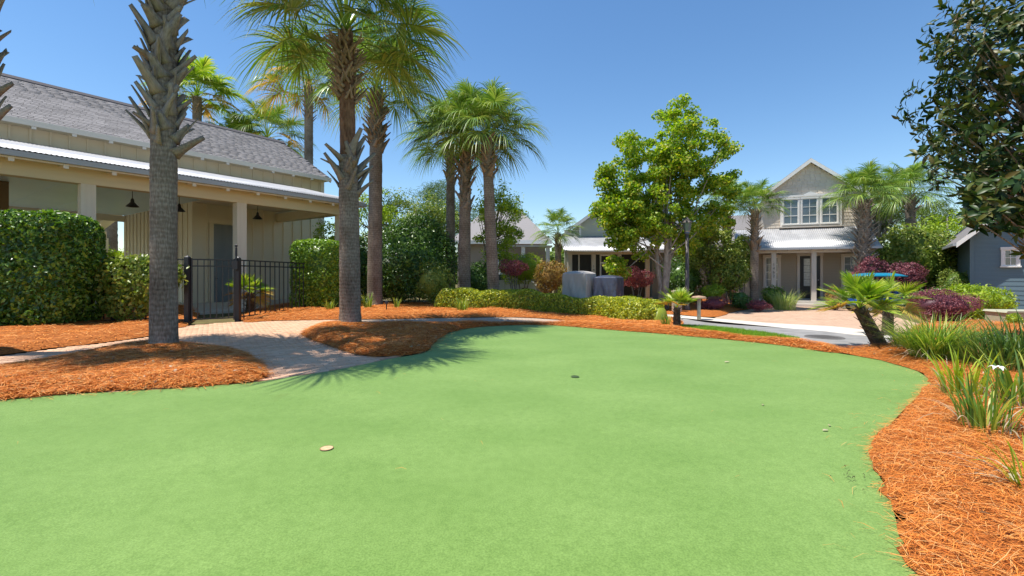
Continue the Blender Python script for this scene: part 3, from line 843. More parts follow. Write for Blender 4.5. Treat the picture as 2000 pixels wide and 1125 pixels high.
        MB().lathe([(0.0, -0.80), (0.035, -0.84), (0.045, -0.89), (0.0, -0.94)], 10).build('bulb', M_white, l, smooth=True)
    l = thing('flood_light', 'small white twin flood light on the cream wall by the corner', 'lamp', wpt(4.95, 4.14, 2.75), ang)
    MB().lathe([(0, 0), (0.08, 0), (0.08, 0.05), (0, 0.06)], 14).build('base_plate', M_white, l, rot=(R(90), 0, 0))
    for sx in (-1, 1):
        MB().lathe([(0.02, 0), (0.05, 0.03), (0.07, 0.16), (0.085, 0.2), (0.0, 0.19)], 12).build('lamp_head', M_white, l, smooth=True, loc=(sx * 0.07, -0.05, 0), rot=(R(65), 0, sx * R(35)))
left_building()

# ------------------------------------------------------------------ iron fence and gate
def fence_run(name, label, a, c, h=1.78, bars=None, posts=()):
    a = Vector((*a, 0)); c = Vector((*c, 0)); L = (c - a).length
    f = thing(name, label, 'fence', a, math.atan2(c.y - a.y, c.x - a.x))
    for z in (0.12, h - 0.18, h - 0.02):
        brect('rail', M_black, f, 0, L, -0.018, 0.018, z - 0.018, z + 0.018)
    n = int(L / 0.27)
    for i in range(1, n):
        t = i * L / n
        brect('bar', M_black, f, t - 0.012, t + 0.012, -0.012, 0.012, 0.05, h - 0.04)
    for t in posts:
        brect('fence_post', M_black, f, t * L - 0.035, t * L + 0.035, -0.035, 0.035, 0, h + 0.05)
    return f
GL = (-8.80, 12.5); GR = (-7.85, 13.2)
fence_run('iron_fence', 'black iron picket fence behind the clipped hedge on the left', (-14.5, 12.2), GL, posts=(0, 0.33, 0.66))
fence_run('iron_fence', 'black iron picket fence running back from the gate to the clipped hedge', GR, (-7.7, 17.6), posts=(0.98,))
for (x, y), h, lab in ((GL, 1.80, 'thick dark iron gate post beside the near palm trunk'), (GR, 1.80, 'slim black iron gate post with latch in front of the porch post')):
    p = thing('gate_post', lab, 'post', (x, y, 0))
    brect('shaft', M_black, p, -0.06, 0.06, -0.06, 0.06, -0.02, h)
    MB().lathe([(0.075, h), (0.075, h + 0.02), (0.03, h + 0.05), (0.0, h + 0.07)], 4).build('cap', M_black, p, rot=(0, 0, R(45)))
    if h and 'latch' in lab:
        brect('latch_rod', M_black, p, -0.02, 0.02, -0.10, -0.062, 1.45, 2.12)
        brect('latch_box', M_black, p, -0.10, 0.06, -0.13, -0.062, 1.50, 1.74)
        MB().lathe([(0, 0), (0.035, 0.02), (0.035, 0.07), (0, 0.10)], 8).build('latch_knob', M_black, p, loc=(0, -0.08, 2.12))
ga = Vector((*GL, 0)); gc = Vector((*GR, 0)); dv = (gc - ga).normalized()
g = thing('iron_gate', 'black iron picket gate at the end of the brick path', 'gate', ga + dv * 0.08, math.atan2(dv.y, dv.x))
GLn = (gc - ga).length - 0.16
for z in (0.12, 1.58, 1.76):
    brect('rail', M_black, g, 0, GLn, -0.02, 0.02, z - 0.018, z + 0.018)
for i in range(1, 7):
    t = i * GLn / 7; brect('bar', M_black, g, t - 0.012, t + 0.012, -0.012, 0.012, 0.13, 1.75)
brect('stile', M_black, g, 0, 0.035, -0.021, 0.021, 0.06, 1.79); brect('stile', M_black, g, GLn - 0.035, GLn, -0.021, 0.021, 0.06, 1.79)

# ------------------------------------------------------------------ gabled house with the black door
M_taupe = mat('taupe_siding', (0.34, 0.29, 0.22), (0.40, 0.345, 0.265), rough=0.7, scale=5)
M_shake = mat('shake_paint', (0.60, 0.52, 0.425), (0.72, 0.635, 0.53), rough=0.75, scale=12, bump=0.3, bscale=60, dist=0.004, rnd=0.5)
M_pale = mat('pale_trim', (0.58, 0.52, 0.45), (0.66, 0.60, 0.52), rough=0.55, scale=5)
M_blind = mat('blind_behind_glass', (0.16, 0.18, 0.18), (0.30, 0.33, 0.33), rough=0.08, scale=1.2, spec=0.8, stretch=(1, 1, 14))
M_num = mat('number_brown', (0.08, 0.06, 0.05), (0.12, 0.09, 0.07), rough=0.5)
def gable_house():
    x0, y0 = 16.17, 25.0
    h = thing('gabled_house', 'taupe gabled house with shingled gable, tin porch roof and black door', 'house', (x0, y0, 0), R(-22))
    lx = lambda px, d=25.0: X(px, d) - x0
    PF = -1.5                          # porch front, local depth
    g0 = -0.32
    # porch
    brect('porch_floor', M_conc, h, -3.55, 2.35, PF - 0.25, -0.001, g0, 0.0)
    brect('porch_step', M_conc, h, -2.2, 0.55, PF - 0.62, PF - 0.252, g0, -0.15)
    for px in (1545, 1614):
        cx = X(px, 23.5) - x0
        brect('porch_post', M_pale, h, cx - 0.11, cx + 0.11, PF - 0.11, PF + 0.11, 0.0, 2.47)
    brect('porch_post', M_pale, h, -3.55, -3.38, PF - 0.1, PF + 0.1, 0, 2.47); brect('porch_post', M_pale, h, 2.05, 2.25, PF - 0.1, PF + 0.1, 0, 2.47)
    brect('porch_beam', M_pale, h, -3.6, 2.4, PF - 0.1, PF + 0.1, 2.47, 2.70)
    brect('porch_ceiling', M_taupe, h, -3.55, 2.35, PF + 0.11, -0.005, 2.55, 2.57)
    digits('1462', h, X(1545, 23.5) - x0, PF - 0.118, 1.80, 0.20, M_num)
    corrugated('tin_roof', M_tin, h, -3.75, 2.6, (PF - 0.4, 2.73), (-0.005, 3.88), wave=0.09, amp=0.012)
    slab('roof_deck', M_pale, h, -3.7, 2.55, (PF - 0.34, 2.725), (-0.02, 3.84), 0.03)
    brect('gutter', M_gutter, h, -3.75, 2.6, PF - 0.50, PF - 0.39, 2.62, 2.72)
    for i in range(12):
        t = -3.4 + i * 0.53; brect('rafter_tail', M_pale, h, t - 0.03, t + 0.03, PF - 0.38, PF - 0.11, 2.58, 2.69)
    # lower wall in horizontal boards
    brect('lower_wall', M_taupe, h, -3.6, 2.4, 0.012, 0.2, g0, 3.9)
    for i in range(17):
        z = 0.02 + i * 0.15
        link('siding_board', unitbox(M_taupe), None, h, mw=TRS((-0.6, 0.003, z + 0.075), 0, (5.98, 0.012, 0.158), Matrix.Rotation(-0.05, 4, 'X')))
    window(h, lx(1516.5), -0.03, 0.66, 2.30, 0.62, 2, 4, frame=0.12, trim=M_pale, glass=M_blind)
    window(h, lx(1648), -0.03, 0.66, 2.30, 0.62, 2, 4, frame=0.12, trim=M_pale, glass=M_blind)
    d = link('front_door', None, None, h, loc=(lx(1581.5), -0.03, 0))
    M_bd = mat('black_door', (0.012, 0.012, 0.014), (0.02, 0.02, 0.023), rough=0.35, spec=0.5)
    M_frost = mat('frosted_glass', (0.30, 0.31, 0.32), (0.52, 0.52, 0.52), rough=0.15, scale=2, spec=0.7, stretch=(1, 1, 3))
    brect('door_slab', M_bd, d, -0.46, 0.46, -0.03, 0.0, 0.05, 2.34)
    for sx in (-1, 1): brect('casing', M_pale, d, *sorted((sx * 0.47, sx * 0.60)), -0.05, 0.01, 0.0, 2.36)
    brect('casing', M_pale, d, -0.62, 0.62, -0.055, 0.01, 2.36, 2.52)
    for i in range(2):
        for j in range(4):
            brect('pane', M_frost, d, -0.29 + i * 0.295, -0.005 + i * 0.295, -0.036, -0.031, 0.72 + j * 0.375, 1.08 + j * 0.375)
    brect('threshold', M_conc, d, -0.5, 0.5, -0.12, 0, 0.0, 0.045)
    MB().lathe([(0, 0), (0.02, 0.01), (0.03, 0.04), (0, 0.06)], 10).build('handle', M_gutter, d, loc=(0.38, -0.03, 1.05), rot=(R(90), 0, 0))
    # upper gable wall covered with single shakes
    hw, ze, za = 2.30, 5.65, 7.42
    MB().prism([(-hw, 3.7), (hw, 3.7), (hw, ze), (0, za), (-hw, ze)], 'y', 0.012, 0.2).build('gable_wall', M_shake, h)
    ms = []; j = 0; z = 3.93
    while z < za - 0.1:
        xm = hw if z < ze - 0.15 else hw * (za - z - 0.1) / (za - ze)
        t = -xm + (0.0 if j % 2 else -0.12)
        while t < xm:
            w = random.uniform(0.20, 0.34)
            a_, c_ = max(t, -xm), min(t + w, xm)
            if c_ - a_ > 0.06 and not (3.93 < z < 5.5 and a_ > -1.45 and c_ < 1.45):
                ms.append(TRS(((a_ + c_) / 2, 0.003 + random.uniform(-0.003, 0.002), z + 0.09 + random.uniform(-0.012, 0.012)), 0, (c_ - a_ - 0.014, 0.018, 0.20), Matrix.Rotation(-0.07, 4, 'X')))
            t += w
        z += 0.18; j += 1
    pieces('shake', M_shake, h, ms, 300, 'shake_rows')
    for sx in (-1, 1):
        brect('corner_board', M_pale, h, *sorted((sx * (hw - 0.10), sx * (hw + 0.03))), -0.03, 0.0, 3.86, ze - 0.05)
    # window bay of three
    brect('bay_panel', M_white, h, -1.42, 1.42, -0.09, -0.022, 3.98, 5.58)
    brect('bay_sill', M_pale, h, -1.50, 1.50, -0.17, -0.022, 3.90, 3.978)
    brect('bay_head', M_white, h, -1.50, 1.50, -0.14, -0.022, 5.582, 5.68)
    MB().prism([(-0.35, 5.682), (0.35, 5.682), (0, 5.84)], 'y', -0.13, -0.023).build('bay_triangle', M_white, h)  # small white triangle standing on the bay head
    for px in (1549, 1580.5, 1613.5):
        window(h, lx(px), -0.094, 4.10, 5.46, 0.70, 2, 3, frame=0.05, trim=M_white)
    # roof with rakes
    for sx in (-1, 1):
        vs = [(0, 7.62), (sx * 2.62, 5.58), (sx * 2.62, 5.48), (0, 7.50)]
        MB().prism(vs, 'y', -0.24, 2.4).build('gable_roof', M_shin, h)
        MB().prism([(0, 7.60), (sx * 2.60, 5.575), (sx * 2.60, 5.37), (0, 7.38)], 'y', -0.28, -0.242).build('rake_board', M_white, h)
        MB().prism([(0, 7.495), (sx * 2.60, 5.475), (sx * 2.60, 5.45), (0, 7.47)], 'y', -0.238, 0.01).build('rake_soffit', M_white, h)
    # body and side wings
    brect('body_wall', M_taupe, h, -hw, hw, 0.25, 2.2, g0, 5.5)
    MB().prism([(-hw, 5.501), (hw, 5.501), (0, 7.35)], 'y', 1.9, 2.2).build('rear_gable', M_taupe, h)
    brect('wing_wall', M_taupe, h, -4.6, 3.0, 1.9, 8.0, g0, 3.2)
    for a_, b_ in (((1.3, 3.15), (5.0, 5.3)), ((8.6, 3.15), (5.0, 5.3))):
        slab('wing_roof', M_shin, h, -5.0, 3.4, a_, b_, 0.12)
    brect('wing_fascia', M_pale, h, -5.0, 3.4, 1.26, 1.298, 3.0, 3.16)
gable_house()

# ------------------------------------------------------------------ middle house with the screened porch
M_sage = mat('pale_green_siding', (0.44, 0.45, 0.36), (0.50, 0.51, 0.41), rough=0.7, scale=5)
M_screen = mat('insect_screen', (0.018, 0.018, 0.016), (0.03, 0.03, 0.027), rough=0.5, scale=4)
M_teal = mat('teal_siding', (0.24, 0.30, 0.30), (0.29, 0.35, 0.34), rough=0.7, scale=5)
def screen_house():
    Y0 = 27.0
    h = thing('screened_house', 'pale green house with tin roofed screened porch behind the maple', 'house', (0, Y0, 0))
    x = lambda px: X(px, Y0)
    zt = Z(497, Y0)
    g0 = -0.32
    L0, L1 = x(1112), x(1275)
    brect('porch_floor', M_conc, h, L0, L1, 0, 2.4, g0, 0.0)
    for px in (1113, 1159, 1209, 1264):
        brect('porch_post', M_pale, h, x(px) - 0.12, x(px) + 0.12, -0.1, 0.1, 0.0, zt)
    digits('1464', h, x(1159), -0.108, 1.75, 0.20, M_num)
    brect('porch_beam', M_pale, h, L0 - 0.15, L1 + 0.15, -0.09, 0.09, zt, zt + 0.22)
    for a_, c_, nm in ((1117, 1130, 'screen'), (1131, 1155, 'screen'), (1163, 1171, 'screen'), (1198, 1205, 'screen'), (1213, 1260, 'screen')):
        brect(nm, M_screen, h, x(a_) + 0.01, x(c_) - 0.01, 0.02, 0.03, 0.0, zt - 0.003)
    brect('screen_mullion', M_pale, h, x(1130) - 0.02, x(1131) + 0.03, -0.03, 0.05, 0, zt - 0.002)
    d = link('screen_door', None, None, h)
    brect('stile', M_white, d, x(1172), x(1174), -0.04, 0.0, 0.02, zt - 0.004); brect('stile', M_white, d, x(1195.5), x(1197.5), -0.04, 0.0, 0.02, zt - 0.004)
    for z in (0.02, 1.0, Z(515, Y0), zt - 0.09): brect('door_rail', M_white, d, x(1174), x(1195.5), -0.038, 0.0, z, z + 0.085)
    brect('door_screen', M_screen, d, x(1174), x(1195.5), 0.001, 0.008, 0.1, zt - 0.09)
    brect('shutter', M_sage, h, x(1133), x(1140), 0.5, 0.56, 0.7, zt - 0.1)
    brect('back_wall', M_sage, h, L0, L1, 2.4, 2.6, g0, 4.2)
    corrugated('tin_roof', M_tin, h, x(1100), x(1280), (-0.5, Z(490, Y0 - 0.5)), (2.39, 3.78), wave=0.1, amp=0.012)
    slab('roof_deck', M_pale, h, x(1102), x(1278), (-0.42, Z(490, Y0 - 0.5) - 0.01), (2.38, 3.74), 0.03)
    brect('gutter', M_pale, h, x(1100), x(1280), -0.6, -0.49, Z(497, Y0) + 0.12, Z(490, Y0))
    # upper gable with lap boards
    cx, hw = x(1246), 3.1
    ze, za = 4.55, 6.75
    MB().prism([(cx - hw, 3.0), (cx + hw, 3.0), (cx + hw, ze), (cx, za), (cx - hw, ze)], 'y', 2.41, 9).build('gable_wall', M_sage, h)
    z = 3.8; 
    while z < za - 0.2:
        w = hw if z < ze - 0.1 else hw * (za - z - 0.12) / (za - ze)
        link('siding_board', unitbox(M_sage), None, h, mw=TRS((cx, 2.402, z + 0.09), 0, (2 * w, 0.014, 0.19), Matrix.Rotation(-0.06, 4, 'X'))); z += 0.18
    for sx in (-1, 1):
        brect('corner_board', M_white, h, *sorted((cx + sx * hw, cx + sx * (hw - 0.12))), 2.34, 2.378, 3.75, ze)
        MB().prism([(cx, 6.98), (cx + sx * 3.45, 4.50), (cx + sx * 3.45, 4.38), (cx, 6.86)], 'y', 2.05, 9.4).build('gable_roof', M_shin, h)
        MB().prism([(cx, 6.96), (cx + sx * 3.43, 4.49), (cx + sx * 3.43, 4.28), (cx, 6.74)], 'y', 2.0, 2.045).build('rake_board', M_white, h)
    # right wing under a pale tin roof, teal wall below
    W0, W1 = x(1285), x(1412)
    brect('wing_wall', M_teal, h, W0, W1, 1.2, 7, g0, 2.9)
    for i in range(15):
        link('wing_board', unitbox(M_teal), None, h, mw=TRS(((W0 + W1) / 2, 1.192, -0.2 + i * 0.2), 0, (W1 - W0, 0.014, 0.21), Matrix.Rotation(-0.06, 4, 'X')))
    corrugated('wing_tin_roof', M_tin, h, x(1280), x(1418), (0.7, 2.85), (4.2, 4.1), wave=0.1, amp=0.012)
    brect('wing_fascia', M_white, h, x(1281), x(1417), 0.72, 0.76, 2.66, 2.82)
screen_house()

def grey_roof_house():
    Y0 = 31.0
    h = thing('hip_roof_house', 'house with large grey shingle roof behind the curved palm trunk', 'house', (0, Y0, 0))
    x = lambda px, d=Y0: X(px, d)
    xa, xb = x(880), x(1078)
    ze = Z(470, Y0); zr = Z(412, Y0 + 3)
    brect('wall', mat('rose_siding', (0.40, 0.33, 0.29), (0.46, 0.39, 0.34), rough=0.7), h, xa + 0.4, xb - 0.4, 0.5, 6, -0.3, ze - 0.05)
    vs = [(xa, 0, ze), (xb, 0, ze), (xb, 6.5, ze), (xa, 6.5, ze), (xa + 2.0, 3.2, zr), (xb - 2.0, 3.2, zr)]
    MB().add(vs, [(0, 1, 5, 4), (1, 2, 5), (2, 3, 4, 5), (3, 0, 4), (3, 2, 1, 0)]).build('roof', M_shin, h)
    brect('fascia', M_white, h, xa, xb, -0.05, -0.005, ze - 0.22, ze + 0.02)
    brect('porch_roof', M_tin, h, x(960), x(1075), -1.6, -0.06, ze - 0.5, ze - 0.42)
    for px in (975, 1022, 1070):
        brect('porch_post', M_white, h, X(px, Y0 - 1.4) - 0.12, X(px, Y0 - 1.4) + 0.12, -1.52, -1.28, -0.3, ze - 0.5)
grey_roof_house()

def blue_house():
    Y0 = 19.5
    M_bs = mat('blue_siding', (0.115, 0.175, 0.21), (0.145, 0.215, 0.25), rough=0.6, scale=4)
    x0 = X(1896, Y0)
    h = thing('blue_house', 'slate blue lap sided house at the right edge', 'house', (x0, Y0, -0.3), R(-38))
    Wd = 6.0; ze = 3.25; za = 6.1
    MB().prism([(0, 0), (Wd, 0), (Wd, ze), (Wd / 2, za), (0, ze)], 'y', 0.012, 9).build('wall', M_bs, h)
    for i in range(31):
        z = 0.05 + i * 0.19
        a_ = 0.0 if z < ze - 0.1 else (z - ze + 0.15) / (za - ze) * Wd / 2
        c_ = Wd - a_
        if c_ - a_ > 0.3:
            link('siding_board', unitbox(M_bs), None, h, mw=TRS(((a_ + c_) / 2, 0.003, z + 0.095), 0, (c_ - a_, 0.014, 0.20), Matrix.Rotation(-0.06, 4, 'X')))
    brect('corner_board', M_bs, h, -0.03, 0.10, -0.04, -0.012, 0, ze - 0.02)
    window(h, 1.15, -0.03, 2.0, 2.66, 0.36, 2, 2, frame=0.09, trim=M_white)
    sl_ = (za - ze) / (Wd / 2)
    for sx in (-1, 1):
        c = Wd / 2; e = c + sx * (c + 0.5)
        zeo = ze - 0.5 * sl_
        MB().prism([(c, za + 0.22), (e, zeo + 0.22), (e, zeo + 0.10), (c, za + 0.10)], 'y', -0.55, 9.4).build('roof', M_shin, h)
        MB().prism([(c, za + 0.21), (e, zeo + 0.21), (e, zeo + 0.0), (c, za)], 'y', -0.60, -0.552).build('rake_board', M_white, h)
        MB().prism([(c, za + 0.095), (e, zeo + 0.095), (e, zeo + 0.07), (c, za + 0.07)], 'y', -0.548, 0.0).build('rake_soffit', M_white, h)
        brect('gutter', M_gutter, h, *sorted((e, e + sx * 0.1)), -0.5, 9.3, zeo + 0.08, zeo + 0.19)
blue_house()

# ------------------------------------------------------------------ leaves, shrubs, trees
def unit(v):
    return v / (np.linalg.norm(v, axis=1, keepdims=True) + 1e-9)

def leaf_faces(P, N, size, rng, aspect=0.5, fold=0.18, wild=0.7, droop=0.0):
    n = len(P)
    N = unit(N + rng.normal(0, wild, (n, 3)))
    a = rng.normal(0, 1, (n, 3)); a[:, 2] -= droop
    a = unit(a - N * (a * N).sum(1, keepdims=True))
    b = np.cross(N, a)
    L = (size * rng.uniform(0.65, 1.3, n))[:, None]; Wd = L * aspect
    V = np.zeros((n, 4, 3))
    V[:, 0] = P - a * L * 0.5
    V[:, 1] = P + b * Wd * 0.5 + N * L * fold * 0.5 - a * L * 0.05
    V[:, 2] = P + a * L * 0.5
    V[:, 3] = P - b * Wd * 0.5 + N * L * fold * 0.5 - a * L * 0.05
    i = np.arange(n)[:, None] * 4
    return V.reshape(-1, 3), np.vstack([i + [0, 1, 2], i + [0, 2, 3]])

def lobed(n, rad, rng, lobes=14, lr=0.5, low=-0.75):
    rad = np.array(rad, float)
    d = unit(rng.normal(0, 1, (lobes, 3))); d[:, 2] = np.maximum(d[:, 2], low)
    C = np.vstack([d * 0.58 * rng.uniform(0.8, 1.12, (lobes, 1)), [[0, 0, 0]]]); r = np.r_[rng.uniform(lr * 0.7, lr * 1.15, lobes), 0.62]
    k = rng.choice(lobes + 1, n * 2, p=r ** 2 / (r ** 2).sum())
    N = unit(rng.normal(0, 1, (n * 2, 3)))
    P = C[k] + N * (r[k] * (1 - 0.28 * rng.uniform(0, 1, n * 2) ** 2))[:, None]
    keep = np.ones(len(P), bool)
    for i in range(lobes + 1):
        keep &= ~((np.linalg.norm(P - C[i], axis=1) < r[i] * 0.72))
    P, N = P[keep][:n], N[keep][:n]
    far = rng.uniform(0, 1, len(P)) < 0.12
    P = P * (1 + np.where(far, rng.uniform(0.03, 0.22, len(P)), rng.normal(0, 0.02, len(P))))[:, None]
    return P * rad, unit(N / rad)

def boxy(n, rad, rng, p=7, rough=0.04):
    rad = np.array(rad, float)
    f = rng.integers(0, 6, n)
    area = np.array([rad[1] * rad[2]] * 2 + [rad[0] * rad[2]] * 2 + [rad[0] * rad[1]] * 2); f = rng.choice(6, n, p=area / area.sum())
    d = rng.uniform(-1, 1, (n, 3)); ax = f // 2; d[np.arange(n), ax] = np.where(f % 2, 1, -1)
    s = 1 / (np.abs(d) ** p).sum(1) ** (1 / p)
    P = d * s[:, None]
    N = unit(np.sign(P) * np.abs(P) ** (p - 1) / rad)
    P = P * rad
    bulge = rough * (lumps(P[:, 0] + P[:, 2], P[:, 1] - P[:, 2], 3.0))
    P = P + N * (bulge - 0.10 * rng.uniform(0, 1, n) ** 2)[:, None]
    return P, N

def core(rad, k=0.78, box=False, c=(0, 0, 0)):
    p = 6 if box else 2
    vs = []; nu, nv = 16, 9
    for i in range(nv + 1):
        for j in range(nu):
            th = math.pi * i / nv; ph = 2 * math.pi * j / nu
            d = np.array([math.sin(th) * math.cos(ph), math.sin(th) * math.sin(ph), math.cos(th)])
            d = d / (np.abs(d) ** p).sum() ** (1 / p) * k * (1 + (0 if box else 0.08 * math.sin(3 * ph + i)))
            vs.append(d * np.array(rad) + np.array(c))
    fs = [(i * nu + j, i * nu + (j + 1) % nu, (i + 1) * nu + (j + 1) % nu, (i + 1) * nu + j) for i in range(nv) for j in range(nu)]
    V = np.array(vs); F = np.array(fs)
    return V, np.vstack([F[:, [0, 1, 2]], F[:, [0, 2, 3]]])

def join(*parts):
    V = []; F = []; n = 0
    for v, f in parts:
        V.append(v); F.append(f + n); n += len(v)
    return np.vstack(V), np.vstack(F)

SEED = [100]
def rngs():
    SEED[0] += 1
    return np.random.default_rng(SEED[0])

def shrub(name, label, cat, base, rad, m, n, size, box=False, lift=None, stems=4, aspect=0.5, lobes=20, lr=0.42, corek=None, group=None, wild=0.7, rz=0.0, droop=0.0, rough=0.04):
    """a shrub: leaves through an uneven crown, stems below; base is the ground point"""
    rng = rngs()
    t = thing(name, label, cat, base, rz, group)
    zc = rad[2] if lift is None else lift
    P, N = boxy(n, rad, rng, rough=rough) if box else lobed(n, rad, rng, lobes, lr)
    P = P + [0, 0, zc]; k = P[:, 2] > 0.04; P, N = P[k], N[k]
    parts = [leaf_faces(P, N, size, rng, aspect, wild=wild, droop=droop)]
    ck = corek if corek is not None else (0.86 if box else 0.62)
    if ck > 0:
        cv, cf = core(np.array(rad), ck, box, (0, 0, zc)); cv[:, 2] = np.maximum(cv[:, 2], 0.05)
        parts.append((cv, cf))
    link('foliage', npmesh('foliage', *join(*parts)), m, t)
    b = MB()
    for i in range(stems):
        a = 6.28 * i / max(stems, 1) + rng.uniform(0, 1); r0 = 0.08 * min(rad[0], rad[1]) + 0.02
        top = (math.cos(a) * rad[0] * 0.45, math.sin(a) * rad[1] * 0.45, max(zc, 0.3))
        b.tube([(math.cos(a) * r0, math.sin(a) * r0, -0.05), (top[0] * 0.5, top[1] * 0.5, top[2] * 0.5), top], [0.03, 0.025, 0.015], 6)
    if stems: b.build('stem', M_bark, t)
    return t

def tree(name, label, base, H, crown_c, rad, nclump, per, size, m, r0=0.14, fork=0.4, rc=0.42, trunks=1, aspect=0.6, group=None, cat='tree', barkm=None, shell=0.35, wild=1.0, lean=0.0, droop=0.0, lobes=None):
    rng = rngs()
    t = thing(name, label, cat, base, 0, group)
    d = unit(rng.normal(0, 1, (nclump, 3)))
    q = d * (rng.uniform(shell, 1, (nclump, 1)) ** 0.6) * np.array(rad) + np.array(crown_c)
    if lobes:
        Lb = np.array(lobes); w = Lb[:, 3] * Lb[:, 4]; k = rng.choice(len(Lb), nclump, p=w / w.sum())
        sy = Lb[k, 3] * 0.9; off = rng.uniform(-0.9, 0.9, nclump)
        q = np.c_[Lb[k, 0], Lb[k, 1] + off * (1.7 - 0.45 * np.abs(Lb[k, 0])), Lb[k, 2]] + d * np.c_[Lb[k, 3], sy, Lb[k, 4]] * rng.uniform(0.3, 1, (nclump, 1)) ** 0.5 * 0.85
    P = []; N = []
    for c in q:
        k = int(per * rng.uniform(0.6, 1.4)); r = rc * rng.uniform(0.6, 1.3)
        v = unit(rng.normal(0, 1, (k, 3))); rr_ = r * rng.uniform(0, 1, (k, 1)) ** 0.45
        P.append(c + v * rr_ * [1.1, 1.1, 0.75]); N.append(v + [0, 0, 0.6])
    P = np.vstack(P); N = np.vstack(N)
    link('crown', npmesh('crown', *leaf_faces(P, N, size, rng, aspect, wild=wild, droop=droop)), m, t)
    bm_ = barkm or M_bark
    b = MB(); forks = []
    for i in range(trunks):
        a = 6.28 * i / trunks + 0.6; o = 0.0 if trunks == 1 else r0 * 0.8
        f = Vector((math.cos(a) * o * 3 + lean, math.sin(a) * o * 2, H * fork)); forks.append(f)
        b.tube([(math.cos(a) * o, math.sin(a) * o, -0.1), (math.cos(a) * o * 1.3 + lean * 0.3, math.sin(a) * o, H * fork * 0.5), f, (f.x * 1.2 + 0.03, f.y, H * (fork + 0.25)), (f.x * 1.1, f.y, H * 0.85)], [r0 * 1.25, r0, r0 * 0.85, r0 * 0.5, 0.02], 10)
    b.build('trunk', bm_, t, smooth=True)
    b = MB()
    for c in q[::max(1, len(q) // 38)]:
        f = forks[int(rng.integers(0, len(forks)))]
        u = float(rng.uniform(-0.12, 0.45)); s = Vector((f.x * 1.15, f.y, max(H * (fork + u * 0.5), 0.3)))
        c = Vector(c); mid = s.lerp(c, 0.5) + Vector((0, 0, -0.08 * (c - s).length))
        b.tube([s, mid, c], [r0 * 0.34, r0 * 0.2, 0.008], 6, cap=False)
    b.build('limbs', bm_, t, smooth=True)
    return t

# ------------------------------------------------------------------ palms
FR = {}
def frond_mesh(style, k, old=False):
    """one fan leaf on its stalk, already bent by its own weight; k = step of elevation"""
    key = (style, k)
    if key in FR: return FR[key]
    rng = np.random.default_rng(1000 + k * 7 + len(style))
    el = R([82, 66, 50, 36, 22, 8, -8, -24, -42][k])
    P = dict(sabal=(1.25, 1.15, 46, 0.50, 128, 0.021, 0.55), fan=(0.62, 0.66, 42, 0.10, 105, 0.026, 0.25), wash=(1.0, 0.95, 40, 0.45, 120, 0.030, 0.45))[style]
    Lp, Ll, nl, droop, spread, wd, bend = P
    pts = []; p = np.zeros(3); a = el; nseg = 10; Lc = Ll * 0.42
    for i in range(nseg + 1):
        pts.append((p.copy(), a)); st = (Lp + Lc) / nseg
        a_ = el - bend * ((i / nseg) ** 1.4) * (1.0 + 0.5 * math.cos(el)); a = a_
        p = p + st * np.array([math.cos(a), 0, math.sin(a)])
    V = []; F = []
    def strip(path, wv, ws):
        b0 = len(V)
        for q, w in zip(path, ws):
            V.append(q - wv * w); V.append(q + wv * w)
        for i in range(len(path) - 1):
            F.append((b0 + 2 * i, b0 + 2 * i + 1, b0 + 2 * i + 3, b0 + 2 * i + 2))
    y = np.array([0, 1.0, 0])
    strip([q for q, _ in pts], y, [0.028 - 0.002 * i for i in range(nseg + 1)])
    for i in range(nl):
        s = (i + 0.5) / nl * 2 - 1
        ang = R(spread) * s + rng.normal(0, 0.03)
        f = Lp + Lc * (1 - abs(s)) ** 1.1
        j = min(f / (Lp + Lc) * nseg, nseg - 0.001); i0 = int(j); fr = j - i0
        o = pts[i0][0] * (1 - fr) + pts[i0 + 1][0] * fr; a = pts[i0][1]
        d = np.array([math.cos(a), 0, math.sin(a)]); up = np.array([-math.sin(a), 0, math.cos(a)])
        dr = math.cos(ang) * d + math.sin(ang) * y + 0.30 * abs(math.sin(ang)) * up
        dr /= np.linalg.norm(dr)
        L = Ll * (0.62 + 0.38 * math.cos(ang * 0.7)) * rng.uniform(0.88, 1.08)
        wv = np.cross(dr, up + 0.25 * math.copysign(1, s) * y); wv /= np.linalg.norm(wv) + 1e-9
        tw = rng.normal(0, 0.25); wv = wv * math.cos(tw) + np.cross(dr, wv) * math.sin(tw)
        path = []
        g = droop * rng.uniform(0.75, 1.3)
        for u in (0, 0.25, 0.5, 0.75, 1.0):
            q = o + dr * L * u * (1 - 0.12 * g * u) + np.array([0, 0, -1]) * g * L * u ** 2.6
            path.append(q)
        strip(path, wv, [wd * c for c in (0.45, 1.0, 0.85, 0.5, 0.05)])
    me = npmesh('frond', np.array(V), np.array(F))
    FR[key] = me
    return me

